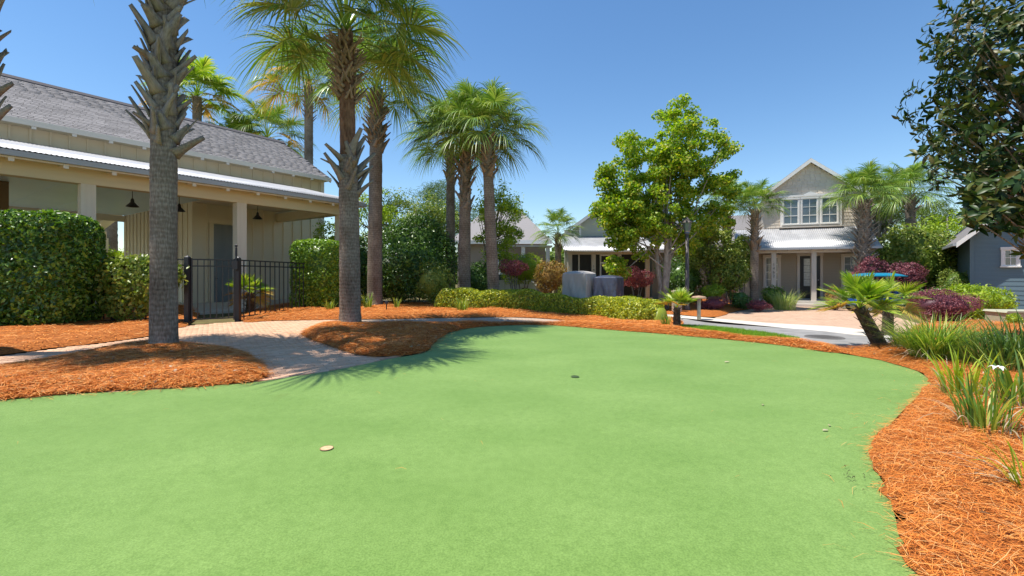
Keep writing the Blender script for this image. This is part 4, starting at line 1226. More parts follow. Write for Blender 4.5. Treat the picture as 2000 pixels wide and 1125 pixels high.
BOOT = {}
def boot_mesh(kind):
    if kind in BOOT: return BOOT[kind]
    L, out, pw, w0, th = dict(long=(0.58, 0.16, 1.25, 0.14, 0.026), mid=(0.50, 0.17, 1.3, 0.12, 0.03), tight=(0.42, 0.19, 1.15, 0.058, 0.026), splay=(0.58, 0.36, 1.2, 0.12, 0.028))[kind]
    vs = []; n = 5
    for k in range(n + 1):
        u = k / n
        w = w0 * (1.1 - 0.70 * u ** 0.6); t = th * (1 - 0.45 * u)
        xo = out * u ** pw; z = L * u
        c = 0.012 * (1 - u)
        vs += [(xo - t, -w * 0.8, z), (xo + t * 0.4 + c, -w, z + 0.02 * u), (xo + t, 0, z), (xo + t * 0.4 + c, w, z + 0.02 * u), (xo - t, w * 0.8, z)]
    fs = []
    for k in range(n):
        for j in range(5):
            fs.append((k * 5 + j, k * 5 + (j + 1) % 5, (k + 1) * 5 + (j + 1) % 5, (k + 1) * 5 + j))
    fs.append((4, 3, 2, 1, 0)); fs.append(tuple(n * 5 + j for j in range(5)))
    b = MB().add(vs, fs); BOOT[kind] = b.mesh('boot'); return BOOT[kind]

def palm(label, base, H, r0, r1, zones, nfr=32, size=1.0, style='sabal', lean=(0, 0), curve=1.5, swell=1.25, old=0, frm=None, group='cabbage palms', name='cabbage_palm', brown=None, low=5, barkm=None, tm=None, upto=0):
    rng = rngs()
    t = thing(name, label, 'palm tree', base, rng.uniform(0, 0.2), group)
    t.rotation_euler = (0, 0, 0)
    def at(z):
        u = max(0, min(1.05, z / H)) ** curve
        return Vector((lean[0] * u, lean[1] * u, z))
    def rad(z):
        u = z / H
        return r1 + (r0 - r1) * max(0, 1 - u * 1.3) + (swell - 1) * r0 * max(0, 1 - z / 0.5) ** 2
    def trunk(nm, za, zb, m, k=1.0):
        n = max(4, int((zb - za) / 0.12)); zs = [za + (zb - za) * i / n for i in range(n + 1)]
        rs = [rad(z) * k * (1 + rng.normal(0, 0.016)) for z in zs]
        MB().tube([at(z) for z in zs], rs, 16).build(nm, m, t, smooth=True)
    if brown:
        trunk('trunk', -0.15, brown[0], tm or M_trunk); trunk('fibrous_trunk', brown[0] - 0.02, H, M_trunkb, 0.86)
    else:
        trunk('trunk', -0.15, H, tm or M_trunk)
    ga = 2.39996
    for (za, zb, n, kind, bm_) in zones:
        me = boot_mesh(kind); key = (kind, bm_.name)
        if key not in BOOT:
            BOOT[key] = me.copy(); BOOT[key].materials.append(bm_)
        me = BOOT[key]
        for i in range(n):
            z = za + (zb - za) * (i + 0.5) / n; az = i * ga + rng.normal(0, 0.08)
            sgn = 1 if i % 2 else -1
            s = rng.uniform(0.8, 1.15) * min(r1 / 0.24, 1.15)
            c = at(z)
            M = Matrix.Translation(c) @ Matrix.Rotation(az, 4, 'Z') @ Matrix.Translation((rad(z) * 0.92, 0, 0)) @ Matrix.Rotation(sgn * R(40 if kind == 'tight' else 26) + rng.normal(0, 0.06), 4, 'X') @ Matrix.Rotation(rng.normal(0.03, 0.10) + (min(rng.exponential(0.2), 0.8) if kind == 'long' else 0), 4, 'Y') @ Matrix.Diagonal((s, s * rng.uniform(0.7, 1.15), s * rng.uniform(0.65, 1.25), 1))
            link('boot', me, None, t, mw=M, smooth=True)
    for i in range(nfr):
        u = (i + 0.5) / nfr
        k = min(low, int(u ** 0.85 * (low + 1)))
        me = frond_mesh(style, k)
        if len(me.materials) == 0: me.materials.append(M_frond)
        az = i * ga + rng.normal(0, 0.12); s = size * rng.uniform(0.85, 1.1)
        c = at(H + 0.25 * (1 - u) - 0.1)
        o = link('frond', me, None, t, mw=Matrix.Translation(c) @ Matrix.Rotation(az, 4, 'Z') @ Matrix.Rotation(rng.normal(0, 0.12), 4, 'X') @ Matrix.Diagonal((s, s, s, 1)))
        mm = M_frondy if i >= nfr - old else frm
        if mm:
            o.material_slots[0].link = 'OBJECT'; o.material_slots[0].material = mm
    return t

def gb(px, d):
    x = X(px, d); return (x, d, float(terr(x, d)))

B_, BB = M_boot, M_bootb
# the row of large palms on the left
palm('thick palm trunk with long splayed grey boots in the left straw bed', (X(320, 8.0), 8.0, 0.05), 8.7, 0.205, 0.185, [(3.35, 3.7, 5, 'splay', B_), (3.6, 7.6, 120, 'long', B_), (7.4, 8.6, 20, 'mid', B_)], nfr=34, size=1.12, swell=1.12)
palm('palm at the far left edge showing only splayed boots and no foot', (X(-46, 7.6), 7.6, 0.05), 8.6, 0.215, 0.19, [(3.75, 7.9, 72, 'long', B_)], nfr=30, size=1.0, swell=1.15)
palm('tall palm in the centre straw island with brown fibrous neck and ring of boots', (X(684, 11.7), 11.7, 0.05), 7.45, 0.265, 0.215, [(3.3, 3.95, 13, 'splay', B_), (3.75, 4.4, 12, 'long', B_), (5.65, 7.2, 110, 'tight', BB)], nfr=46, size=1.1, swell=1.1, brown=(4.3,), lean=(-0.12, 0))
palm('slender ringed palm standing behind the centre island palm', gb(732, 19.0), 9.0, 0.31, 0.25, [(6.4, 7.0, 10, 'mid', BB), (6.6, 8.7, 110, 'tight', BB)], nfr=38, size=1.08, lean=(0.08, 0))
palm('pale straight palm rising from the low hedge beside the curved palm', gb(907, 19.5), 7.2, 0.27, 0.23, [(4.0, 5.8, 34, 'mid', B_), (5.6, 7.1, 54, 'tight', BB)], nfr=38, size=1.0, lean=(0.06, 0))
palm('dark curved palm leaning left out of the low hedge', gb(967, 18.0), 6.75, 0.24, 0.20, [(5.1, 5.5, 12, 'mid', BB), (5.4, 6.7, 48, 'tight', BB)], nfr=38, size=1.0, lean=(-0.33, 0.1), curve=0.8)
palm('palm behind the pale straight palm with its foot hidden by shrubs', gb(880, 24.0), 8.1, 0.25, 0.22, [(6.0, 6.7, 12, 'mid', BB), (6.6, 8.0, 52, 'tight', BB)], nfr=36, size=1.15)
palm('palm behind the long roof with yellowed hanging fronds', gb(603, 34.0), 15.2, 0.34, 0.30, [(12.6, 15.0, 30, 'tight', BB)], nfr=36, size=1.6, old=8)
palm('short palm head showing over the ridge of the long roof', gb(522, 38.0), 12.6, 0.28, 0.24, [(11.8, 12.5, 16, 'tight', BB)], nfr=30, size=1.5, old=5)
palm('bright green fan palm behind the ridge beside the near trunk', gb(385, 36.0), 15.2, 0.36, 0.32, [(13.7, 15.0, 24, 'tight', BB)], nfr=30, size=1.7, style='wash', frm=M_fan, old=5, name='fan_palm', group='fan palms behind the roof')
palm('low fan palm just clearing the roof ridge left of the short palm', gb(455, 38.0), 12.0, 0.28, 0.24, [], nfr=22, size=1.4, style='wash', frm=M_fan, old=2, name='fan_palm', group='fan palms behind the roof')
palm('palm trunk seen through the open pavilion, left one of two', gb(187, 31), 7, 0.34, 0.3, [], nfr=10)
palm('palm trunk seen through the open pavilion, right one of two', gb(215, 29), 7, 0.42, 0.36, [], nfr=10)
# palms by the houses
palm('palm leaning right in front of the left end of the gabled house porch', gb(1473, 22.0), 4.75, 0.20, 0.17, [(2.6, 3.2, 12, 'mid', BB), (3.1, 4.7, 44, 'tight', BB)], nfr=36, size=0.64, low=4, lean=(0.03, 0), tm=M_trunk)
palm('palm with dark crown just left of the leaning palm by the gabled house', gb(1420, 24.5), 5.3, 0.22, 0.20, [(3.4, 5.2, 44, 'tight', BB)], nfr=34, size=0.70, low=4)
palm('stout booted palm at the right corner of the gabled house', gb(1687, 22.5), 5.3, 0.27, 0.25, [(2.0, 5.2, 110, 'tight', B_)], nfr=38, size=0.76, low=4)
palm('palm crown above the large shrub right of the gabled house', gb(1778, 27.0), 6.3, 0.26, 0.24, [(5.2, 6.2, 24, 'tight', BB)], nfr=34, size=0.95)
palm('small palm between the grey roof and the screened porch', gb(1090, 25.5), 3.9, 0.20, 0.17, [(2.9, 3.8, 24, 'tight', BB)], nfr=28, size=0.62)

# small fan palms in the foreground beds
def fan_palm(label, base, top, r, nfr, size, old=2, name='dwarf_fan_palm', low=7, boots=34):
    rng = rngs()
    t = thing(name, label, 'palm', base, 0, 'dwarf fan palms')
    tp = Vector(top); n = 10
    pts = [Vector((tp.x * (i / n) ** 1.0, tp.y * (i / n), tp.z * i / n - 0.05)) for i in range(n + 1)]
    MB().tube(pts, [r * (1.15 - 0.25 * i / n) for i in range(n + 1)], 12).build('trunk', mat('hairy_trunk', (0.035, 0.025, 0.018), (0.15, 0.11, 0.08), rough=0.95, scale=14, bump=1.0, bscale=40, dist=0.03), t, smooth=True)
    key = 'smallboot'
    if key not in BOOT:
        BOOT[key] = boot_mesh('tight').copy(); BOOT[key].materials.append(mat('dark_boot', (0.045, 0.032, 0.022), (0.17, 0.125, 0.085), rough=0.9, scale=20, rnd=0.6))
    for i in range(boots):
        u = (i + 0.5) / boots; c = pts[0].lerp(pts[-1], u); az = i * 2.4
        s = 0.42 * r / 0.13 * rng.uniform(0.8, 1.2)
        link('boot', BOOT[key], None, t, mw=Matrix.Translation(c) @ Matrix.Rotation(az, 4, 'Z') @ Matrix.Translation((r * 0.85, 0, 0)) @ Matrix.Rotation(0.35, 4, 'Y') @ Matrix.Diagonal((s, s, s * 0.8, 1)))
    for i in range(nfr):
        u = (i + 0.5) / nfr; k = min(low, int(u ** 0.8 * (low + 1))); me = frond_mesh('fan', k)
        if len(me.materials) == 0: me.materials.append(M_fan)
        s = size * rng.uniform(0.85, 1.12)
        o = link('frond', me, None, t, mw=Matrix.Translation(pts[-1]) @ Matrix.Rotation(i * 2.39996 + rng.normal(0, 0.15), 4, 'Z') @ Matrix.Rotation(rng.normal(0, 0.25), 4, 'X') @ Matrix.Diagonal((s, s, s, 1)))
        if i >= nfr - old:
            o.material_slots[0].link = 'OBJECT'; o.material_slots[0].material = M_frondy
    return t
xx, yy = gp(1724, 684)
fan_palm('leaning dwarf fan palm with dark hairy trunk at the edge of the road', (xx, yy, 0.05), (-0.34, 0.10, 0.74), 0.105, 26, 0.52, old=1, low=5)
xx, yy = gp(1322, 644)
fan_palm('small dwarf fan palm with yellowed fronds at the end of the low hedge', (xx, yy, 0.02), (0, 0, 0.56), 0.085, 18, 0.42, old=3, low=4)
xx, yy = gp(1772, 664)
fan_palm('second dwarf fan palm with greyed fronds behind the fountain grass', (xx, yy + 0.5, 0.02), (0.1, 0.1, 0.75), 0.10, 12, 0.5, old=4)
fan_palm('yellow green fan palm behind the iron fence by the porch wall', (X(488, 15.6), 15.6, 0.05), (0.05, 0, 0.72), 0.13, 20, 0.55, old=8)

# ------------------------------------------------------------------ hedges and shrubs
def at_ground(px, d, dz=0.0):
    x = X(px, d); return (x, d, float(terr(x, d)) + dz)
shrub('clipped_hedge', 'large dark clipped box shaped hedge at the left edge', 'hedge', (X(62, 11.6), 11.7, 0), (1.25, 0.75, 1.42), M_hedge, 17000, 0.115, box=True, rz=0.05, lift=1.46, rough=0.07)
shrub('leafy_shrub', 'loose glossy shrub growing through the fence behind the near palm', 'shrub', (X(268, 12.3), 12.3, 0), (1.4, 0.42, 0.98), M_mid, 5200, 0.135, lift=1.0, aspect=0.55, lobes=22, lr=0.42, corek=0.45)
shrub('clipped_hedge', 'bright clipped square hedge at the end of the iron fence', 'hedge', (X(622, 17.8), 17.9, 0), (0.86, 0.8, 1.33), M_hedge2, 11000, 0.105, box=True, lift=1.33, rough=0.05)
shrub('yucca_shrub', 'yellow green spiky shrub behind the fence at the left edge', 'shrub', (X(-5, 12.9), 13.2, 0), (0.6, 0.5, 0.5), M_lime, 1500, 0.22, aspect=0.12)
# the low hedge in three grown together plants of one clipped line
def low_hedge():
    rng = rngs()
    t = thing('low_hedge', 'long low yellow green hedge along the back of the green', 'hedge')
    a = [gp(840, 606), gp(930, 608), gp(1040, 612), gp(1160, 622), gp(1240, 632), gp(1292, 634)]
    line = smooth_line(a, False, 8); n = 34000
    seg = np.linalg.norm(np.diff(line, axis=0), axis=1); cum = np.r_[0, np.cumsum(seg)]
    s = rng.uniform(0, cum[-1], n); i = np.clip(np.searchsorted(cum, s) - 1, 0, len(seg) - 1)
    fr = ((s - cum[i]) / seg[i])[:, None]
    c = line[i] * (1 - fr) + line[i + 1] * fr
    dr = unit(line[i + 1] - line[i]); sd = np.c_[-dr[:, 1], dr[:, 0]]
    th = rng.uniform(-0.12, np.pi + 0.12, n)
    hgt = 0.80 + 0.05 * np.sin(s * 1.9) + 0.03 * np.sin(s * 5 + 1); dep = 0.62
    endt = np.clip(np.minimum(s, cum[-1] - s) / 0.5, 0.02, 1) ** 0.45
    cx_, sz_ = np.cos(th), np.sin(th)
    q = 1 / (np.abs(cx_) ** 4 + np.abs(sz_) ** 4) ** 0.25
    shr = 1 - 0.22 * rng.uniform(0, 1, n) ** 2 + 0.05 * lumps(c[:, 0] * 2 + th, c[:, 1] * 2, 2.0)
    off = cx_ * q * dep * shr * endt; z = np.maximum(sz_ * q * hgt * shr * endt, 0.03)
    xy = c + sd * (off + dep * 0.75)[:, None]
    P = np.c_[xy, z + terr(xy[:, 0], xy[:, 1])]
    N = np.c_[sd * (cx_ / dep)[:, None], sz_ / 0.6]
    parts = [leaf_faces(P, unit(N), 0.085, rng, 0.55, wild=0.9)]
    # woody inside
    m = len(line); vs = []; fs = []
    for k in range(m):
        d = line[min(k + 1, m - 1)] - line[max(k - 1, 0)]; d /= np.linalg.norm(d); sdv = np.array([-d[1], d[0]])
        e = 0.25 if k in (0, m - 1) else 0.84
        for j in range(9):
            th_ = math.pi * j / 8; p = line[k] + sdv * (math.cos(th_) * 0.52 * e + 0.46)
            vs.append((p[0], p[1], float(terr(*p)) + 0.02 + math.sin(th_) * 0.60 * e))
    for k in range(m - 1):
        for j in range(8):
            a0 = k * 9 + j; fs += [(a0, a0 + 1, a0 + 10), (a0, a0 + 10, a0 + 9)]
    parts.append((np.array(vs), np.array(fs)))
    link('foliage', npmesh('foliage', *join(*parts)), M_low, t)
    b = MB()
    for k in range(2, m - 2, 3):
        p = line[k]; d = line[k + 1] - line[k]; d /= np.linalg.norm(d); p = p + np.array([-d[1], d[0]]) * 0.5
        zz = float(terr(*p)); b.tube([(p[0], p[1], zz - 0.05), (p[0] + 0.05, p[1], zz + 0.4)], [0.02, 0.012], 6)
    b.build('stem', M_bark, t)
low_hedge()
S = shrub
S('dark_camellia', 'tall dark rounded shrub behind the slender ringed palm', 'shrub', at_ground(775, 20.5), (2.0, 1.2, 1.35), M_dark, 13000, 0.12, lobes=26, lr=0.42)
S('dark_camellia', 'dark glossy shrub with pale flower tips rising above the others', 'shrub', at_ground(815, 23.5), (2.3, 1.4, 2.3), M_dark, 17000, 0.14, lobes=28, lr=0.4)
S('olive_shrub', 'grey green feathery shrub beside the pale straight palm', 'shrub', at_ground(848, 19.3), (0.95, 0.8, 0.98), M_mid, 3600, 0.11, lobes=26, aspect=0.4, lr=0.42)
S('dark_camellia', 'dark shrub filling the gap between the clipped square hedge and the ringed palm', 'shrub', at_ground(690, 21.5), (1.4, 1.0, 1.6), M_dark, 6500, 0.12, lobes=22)
S('bright_shrub', 'light leafy shrub behind the corner of the long building', 'shrub', at_ground(655, 23.0), (1.3, 1.0, 2.0), M_lime, 5500, 0.13, lobes=22)
S('dark_shrub', 'dark evergreen shrub between the two hedge palms', 'shrub', at_ground(930, 22.0), (0.9, 0.8, 1.05), M_dark, 4500, 0.11)
tree('young_tree', 'slim young tree with yellow green leaves behind the curved palm', at_ground(952, 23.5), 6.0, (0.6, 0, 3.9), (1.2, 1.0, 2.3), 75, 95, 0.12, M_lime, r0=0.11, rc=0.40)
tree('young_tree', 'light green tree between the ringed palm and the roof', at_ground(735, 28), 6.6, (-0.2, 0, 4.3), (2.2, 1.2, 2.2), 50, 110, 0.13, M_lime, r0=0.12, rc=0.5)
tree('leafy_tree', 'broad light green tree behind the dark shrubs', at_ground(812, 36), 7.6, (0, 0, 5.4), (3.9, 2, 2.3), 90, 130, 0.17, M_mid, r0=0.18, rc=0.75)
tree('pine_tree', 'rounded distant pine behind the pale straight palm', at_ground(862, 44), 10.0, (0, 0, 7.0), (3.6, 2.4, 3.0), 80, 150, 0.34, M_pine, r0=0.25, rc=0.9, aspect=0.08)
tree('pine_tree', 'distant pine top beside the grey shingle roof', at_ground(1005, 50), 9.5, (0, 0, 7.2), (2.2, 1.6, 2.2), 40, 130, 0.34, M_pine, r0=0.22, rc=0.8, aspect=0.08)
S('rose_shrub', 'rose purple shrub right of the curved palm', 'shrub', at_ground(1003, 22.5), (0.80, 0.6, 0.52), M_pink, 3400, 0.075, lift=1.72, lobes=24, lr=0.36, corek=0.4)
S('bronze_shrub', 'bronze brown rounded shrub left of the covered carts', 'shrub', at_ground(1076, 22.0), (0.92, 0.8, 1.0), M_bronze, 4800, 0.085, lift=1.45, lobes=28, lr=0.36, corek=0.5)
S('lime_shrub', 'lime green shrub between the rose and the bronze shrubs', 'shrub', at_ground(1022, 24.8), (1.35, 0.9, 0.95), M_lime, 4200, 0.09, lift=1.75, lobes=18)
S('rose_groundcover', 'low magenta edging plant below the white car', 'shrub', at_ground(1008, 20.5), (1.2, 0.4, 0.26), M_pink, 1600, 0.06)
S('green_shrub', 'dark green shrub below the small palm by the screened porch', 'shrub', at_ground(1118, 24.4), (0.8, 0.6, 0.75), M_mid, 2600, 0.08, lift=0.9)
S('rose_shrub', 'rose pink shrub beside the maple trunk in front of the porch', 'shrub', at_ground(1243, 22.5), (1.0, 0.7, 0.58), M_pink, 4200, 0.075, lift=1.5, lobes=28, lr=0.36, corek=0.4)
S('lime_shrub', 'small lime shrub to the right of the covered carts', 'shrub', at_ground(1238, 21.5), (0.62, 0.4, 0.36), M_lime, 1500, 0.07)
S('purple_groundcover', 'low dark purple plants around the foot of the maple', 'shrub', at_ground(1262, 20.3), (0.9, 0.5, 0.26), M_purple, 1500, 0.06)
MAPLE = [(1328, 238, 34, 52), (1300, 296, 52, 46), (1232, 296, 28, 48), (1404, 290, 34, 44), (1372, 262, 30, 30), (1252, 376, 56, 52), (1336, 352, 66, 56), (1184, 408, 34, 34), (1408, 366, 34, 40), (1202, 452, 44, 38), (1298, 424, 64, 44), (1382, 424, 42, 40), (1250, 474, 44, 34), (1186, 350, 22, 30), (1345, 470, 36, 26), (1206, 520, 22, 26), (1280, 205, 12, 14), (1310, 330, 60, 60), (1212, 405, 48, 44), (1236, 440, 46, 36)]
tree('maple_tree', 'full yellow green maple in front of the screened house', at_ground(1297, 20.8), 8.8, (0, 0, 5.3), (3, 2, 3), 430, 115, 0.13, M_maple, r0=0.13, fork=0.26, rc=0.38, aspect=0.8, trunks=3, barkm=mat('grey_bark', (0.20, 0.18, 0.16), (0.42, 0.385, 0.34), rough=0.9, scale=8, bump=0.5, bscale=20, stretch=(2, 2, 0.6)), lobes=[((px - 1297) * 20.8 / 900, 0.0, Z(py, 20.8) + 0.3, rx * 20.8 / 900, rz * 20.8 / 900) for px, py, rx, rz in MAPLE])
tree('garden_tree', 'small bushy green tree between the lamp post and the house palms', at_ground(1388, 23.0), 4.2, (0, 0, 2.9), (1.25, 0.9, 1.25), 60, 110, 0.13, M_mid, r0=0.07, rc=0.42, fork=0.3, trunks=2)
tree('garden_tree', 'small light green tree hiding the wing roof right of the maple', at_ground(1352, 25.0), 4.8, (0, 0, 3.3), (1.2, 0.8, 1.1), 50, 110, 0.13, M_lime, r0=0.07, rc=0.42, fork=0.3)
S('dark_shrub', 'dark evergreen shrub behind the lamp post', 'shrub', at_ground(1335, 23.5), (1.25, 0.8, 1.35), M_dark, 6000, 0.11, lobes=20)
S('lime_shrub', 'bright green shrub left of the leaning house palm', 'shrub', at_ground(1392, 21.6), (0.6, 0.5, 0.42), M_lime, 1900, 0.08, lift=0.8)
S('purple_shrub', 'dark purple shrub behind the bollard light', 'shrub', at_ground(1393, 20.2), (0.75, 0.5, 0.34), M_purple, 2200, 0.06)
S('loose_shrub', 'loose variegated tall shrub left of the leaning house palm', 'shrub', at_ground(1425, 22.4), (1.05, 0.8, 1.25), M_mid, 4200, 0.14, lift=1.75, lobes=24, lr=0.36, corek=0.35)
S('loose_shrub', 'tall leafy shrub between the two palms by the gabled house', 'shrub', at_ground(1448, 23.6), (0.7, 0.7, 1.1), M_mid, 2600, 0.15, lift=2.7, lobes=18, corek=0.35)
S('dark_shrub', 'dark shrub at the foot of the leaning house palm', 'shrub', at_ground(1446, 21.2), (0.55, 0.5, 0.5), M_dark, 2200, 0.08)
S('purple_shrub', 'low purple shrub left of the clump of light grass', 'shrub', at_ground(1482, 20.2), (0.55, 0.4, 0.29), M_purple, 2000, 0.05)
S('green_shrub', 'green shrub under the left window of the gabled house', 'shrub', at_ground(1510, 23.0), (0.7, 0.4, 0.55), M_hedge, 2600, 0.08)
S('purple_shrub', 'small purple shrub at the right porch post', 'shrub', at_ground(1632, 21.0), (0.42, 0.4, 0.36), M_purple, 1500, 0.05)
S('yellow_shrub', 'yellowish shrub behind the small purple shrub at the porch post', 'shrub', at_ground(1630, 21.8), (0.42, 0.35, 0.55), M_bronze, 1300, 0.07)
S('purple_shrub', 'tall purple shrub in front of the stout booted palm', 'shrub', at_ground(1700, 21.6), (1.0, 0.7, 0.95), M_purple, 4200, 0.085, lift=1.65, lobes=30, lr=0.34, corek=0.4)
S('purple_shrub', 'tall purple shrub to the right of the blue cart roof', 'shrub', at_ground(1768, 21.0), (1.0, 0.7, 0.85), M_purple, 4200, 0.085, lift=1.55, lobes=30, lr=0.34, corek=0.4)
S('large_shrub', 'large glossy evergreen shrub between the gabled and the blue house', 'shrub', at_ground(1790, 23.5), (2.5, 1.4, 2.15), M_mid, 11000, 0.18, lobes=46, lr=0.32, lift=2.35)
S('dark_shrub', 'low dark shrub behind the wide purple mound', 'shrub', at_ground(1815, 19.0), (1.3, 0.6, 0.62), M_hedge, 3600, 0.08)
S('purple_mound', 'wide wine red mounded shrub right of the dwarf fan palm', 'shrub', at_ground(1838, 13.2), (1.0, 0.75, 0.53), M_purple, 9500, 0.055, lobes=22, aspect=0.4, lift=0.55)
S('lime_hedge', 'bright lime green shrub in front of the blue house', 'shrub', at_ground(1908, 15.2), (1.5, 0.8, 0.62), M_lime, 6500, 0.10, lobes=28, lr=0.38, lift=0.68)
S('lime_shrub', 'small lime plant in front of the utility box', 'shrub', at_ground(1982, 12.0), (0.22, 0.2, 0.2), M_lime, 500, 0.06, stems=2)
S('grey_shrub', 'pale grey green shrub against the corner of the blue house', 'shrub', at_ground(1872, 20.3), (1.0, 0.6, 1.0), mat('x', (0, 0, 0)) and M_mid, 4200, 0.07, lift=1.1, lobes=20)
tree('leafy_tree', 'light green tree behind the large evergreen shrub', at_ground(1850, 32), 6.6, (0.5, 0, 4.0), (3.6, 1.6, 2.2), 80, 120, 0.15, M_lime, r0=0.16, rc=0.7)
tree('pine_tree', 'tall pine behind the stout booted palm', at_ground(1715, 38), 10.2, (0, 0, 7.8), (3.0, 2.2, 2.4), 70, 150, 0.32, M_pine, r0=0.25, rc=0.85, aspect=0.08)
tree('pine_tree', 'pine top above the light green tree on the right', at_ground(1800, 42), 9.2, (0, 0, 6.2), (3.2, 2.2, 2.4), 60, 140, 0.34, M_pine, r0=0.25, rc=0.85, aspect=0.08)
S('garden_shrub', 'sunlit shrubs seen through the open pavilion', 'shrub', at_ground(205, 27), (3.4, 1.2, 1.55), M_lime, 5200, 0.16, lobes=26)
S('garden_shrub', 'green shrub seen low through the pavilion behind the big hedge', 'shrub', at_ground(80, 28), (3.2, 1.2, 1.5), M_mid, 4200, 0.16, lobes=26)

# far wood closing the view
def woods():
    rng = rngs(); n = 60000
    a = rng.uniform(-0.95, 0.95, n); d = rng.uniform(62, 78, n)
    x = np.tan(a) * d; top = 4.6 + 1.3 * np.sin(a * 23) + 0.9 * np.sin(a * 57 + 1) + 0.5 * np.sin(a * 131)
    z = top * rng.uniform(0, 1, n) ** 0.6
    P = np.c_[x, d, z - 0.3]; N = np.tile([0, -0.5, 0.8], (n, 1))
    tag(link('far_wood', npmesh('far_wood', *leaf_faces(P, N, 0.7, rng, 0.6, wild=0.9)), M_pine), 'far line of mixed green wood behind the houses', 'wood', kind='stuff')
woods()

# ------------------------------------------------------------------ strap leaves and grasses
def clump(name, label, base, n, h, w, lean, m, spread=0.12, droop=0.35, segs=7, cat='plant', dry=0, group=None):
    rng = rngs()
    t = thing(name, label, cat, base, 0, group)
    def blades(n, h, w, lean, droop):
        a = rng.uniform(0, 2 * np.pi, n); r = spread * np.sqrt(rng.uniform(0, 1, n))
        b = np.c_[np.cos(a) * r, np.sin(a) * r]; a2 = a + rng.normal(0, 0.5, n)
        d = np.c_[np.cos(a2), np.sin(a2)]; s = np.c_[-np.sin(a2), np.cos(a2)]
        hh = h * rng.uniform(0.55, 1.15, n); ln = hh * lean * rng.uniform(0.15, 1.2, n); dp = droop * rng.uniform(0.2, 1.4, n)
        V = np.zeros((n, segs * 2, 3))
        for k in range(segs):
            u = k / (segs - 1)
            c = b + d * (ln * u ** 1.5)[:, None]; z = hh * (u - dp * u ** 3) - 0.03 * (k == 0)
            ww = w * (0.7 + 0.6 * u) * (1 - u ** 3) * rng.uniform(0.9, 1.1, n) + 0.0005
            V[:, 2 * k, :2] = c - s * ww[:, None]; V[:, 2 * k + 1, :2] = c + s * ww[:, None]
            V[:, 2 * k, 2] = z; V[:, 2 * k + 1, 2] = z
        V[:, :, 2] = np.maximum(V[:, :, 2], -0.03)
        i = np.arange(n)[:, None] * segs * 2
        return V.reshape(-1, 3), np.vstack([i + [2 * k, 2 * k + 1, 2 * k + 3, 2 * k + 2] for k in range(segs - 1)])
    link('blades', npmesh('blades', *blades(n, h, w, lean, droop)), m, t)
    if dry:
        link('dry_blades', npmesh('dry_blades', *blades(dry, h * 0.6, w * 0.8, lean * 1.8, 0.95)), M_dry, t)
    return t
def cg(px, py, dz=0.06):
    x, y = gp(px, py); return (x, y, float(terr(x, y)) + dz)
clump('grass_clump', 'light fountain grass clump in front of the gabled house porch', cg(1532, 606), 420, 1.0, 0.008, 0.7, M_strapg, spread=0.45)
clump('fountain_grass', 'large arching fountain grass in the right bed behind the boulder', cg(1828, 712), 800, 0.76, 0.0052, 0.95, M_strap, spread=0.30, dry=70)
clump('fountain_grass', 'smaller fountain grass left of the large one by the road', cg(1768, 694), 260, 0.46, 0.005, 0.9, M_strap, spread=0.16, dry=40)
clump('dark_grass', 'dark blue green strap leaf clump behind the yellow irises', cg(1945, 735), 220, 0.62, 0.008, 0.6, M_strapd, spread=0.34)
clump('dark_grass', 'dark blue green strap leaf clump at the right edge', cg(2010, 735), 240, 0.85, 0.009, 0.5, M_strapd, spread=0.38)
clump('dark_grass', 'dark strap leaf clump beyond the fountain grass near the purple mound', cg(1935, 690), 200, 0.5, 0.009, 0.6, M_strapd, spread=0.45)
clump('iris_clump', 'sunlit yellow green iris clump with the white flower', cg(1926, 862), 74, 0.60, 0.0080, 0.55, M_strap, spread=0.17, dry=26, group='irises in the right bed')
clump('iris_clump', 'iris clump with bright blades in front of the dark grass', cg(1880, 790), 66, 0.58, 0.0085, 0.5, M_strapy, spread=0.17, dry=16, group='irises in the right bed')
clump('iris_clump', 'iris clump at the right edge behind the white flower', cg(1995, 815), 80, 0.70, 0.009, 0.45, M_strap, spread=0.2, dry=20, group='irises in the right bed')
clump('iris_clump', 'nearest iris clump with long arching yellow blades at the right edge', cg(2006, 985), 34, 0.50, 0.0065, 0.95, M_strapy, spread=0.08, dry=16, group='irises in the right bed')
clump('lily_tuft', 'small strap leaf tuft at the foot of the slender ringed palm', cg(775, 606), 26, 0.55, 0.014, 0.4, M_strap, spread=0.1)
clump('lily_tuft', 'light strap leaf tuft right of the centre island palm', cg(718, 607), 60, 0.75, 0.012, 0.35, M_strap, spread=0.2)
clump('lily_tuft', 'small strap leaf tuft left of the centre island palm', cg(645, 610), 40, 0.5, 0.010, 0.4, M_strap, spread=0.15)
clump('lily_tuft', 'strap leaf tuft against the left end of the low hedge', cg(903, 612), 60, 0.62, 0.012, 0.5, M_strap, spread=0.2)
clump('lily_tuft', 'green tuft at the foot of the small dwarf fan palm', cg(1300, 640), 50, 0.35, 0.008, 0.6, M_strap, spread=0.12)
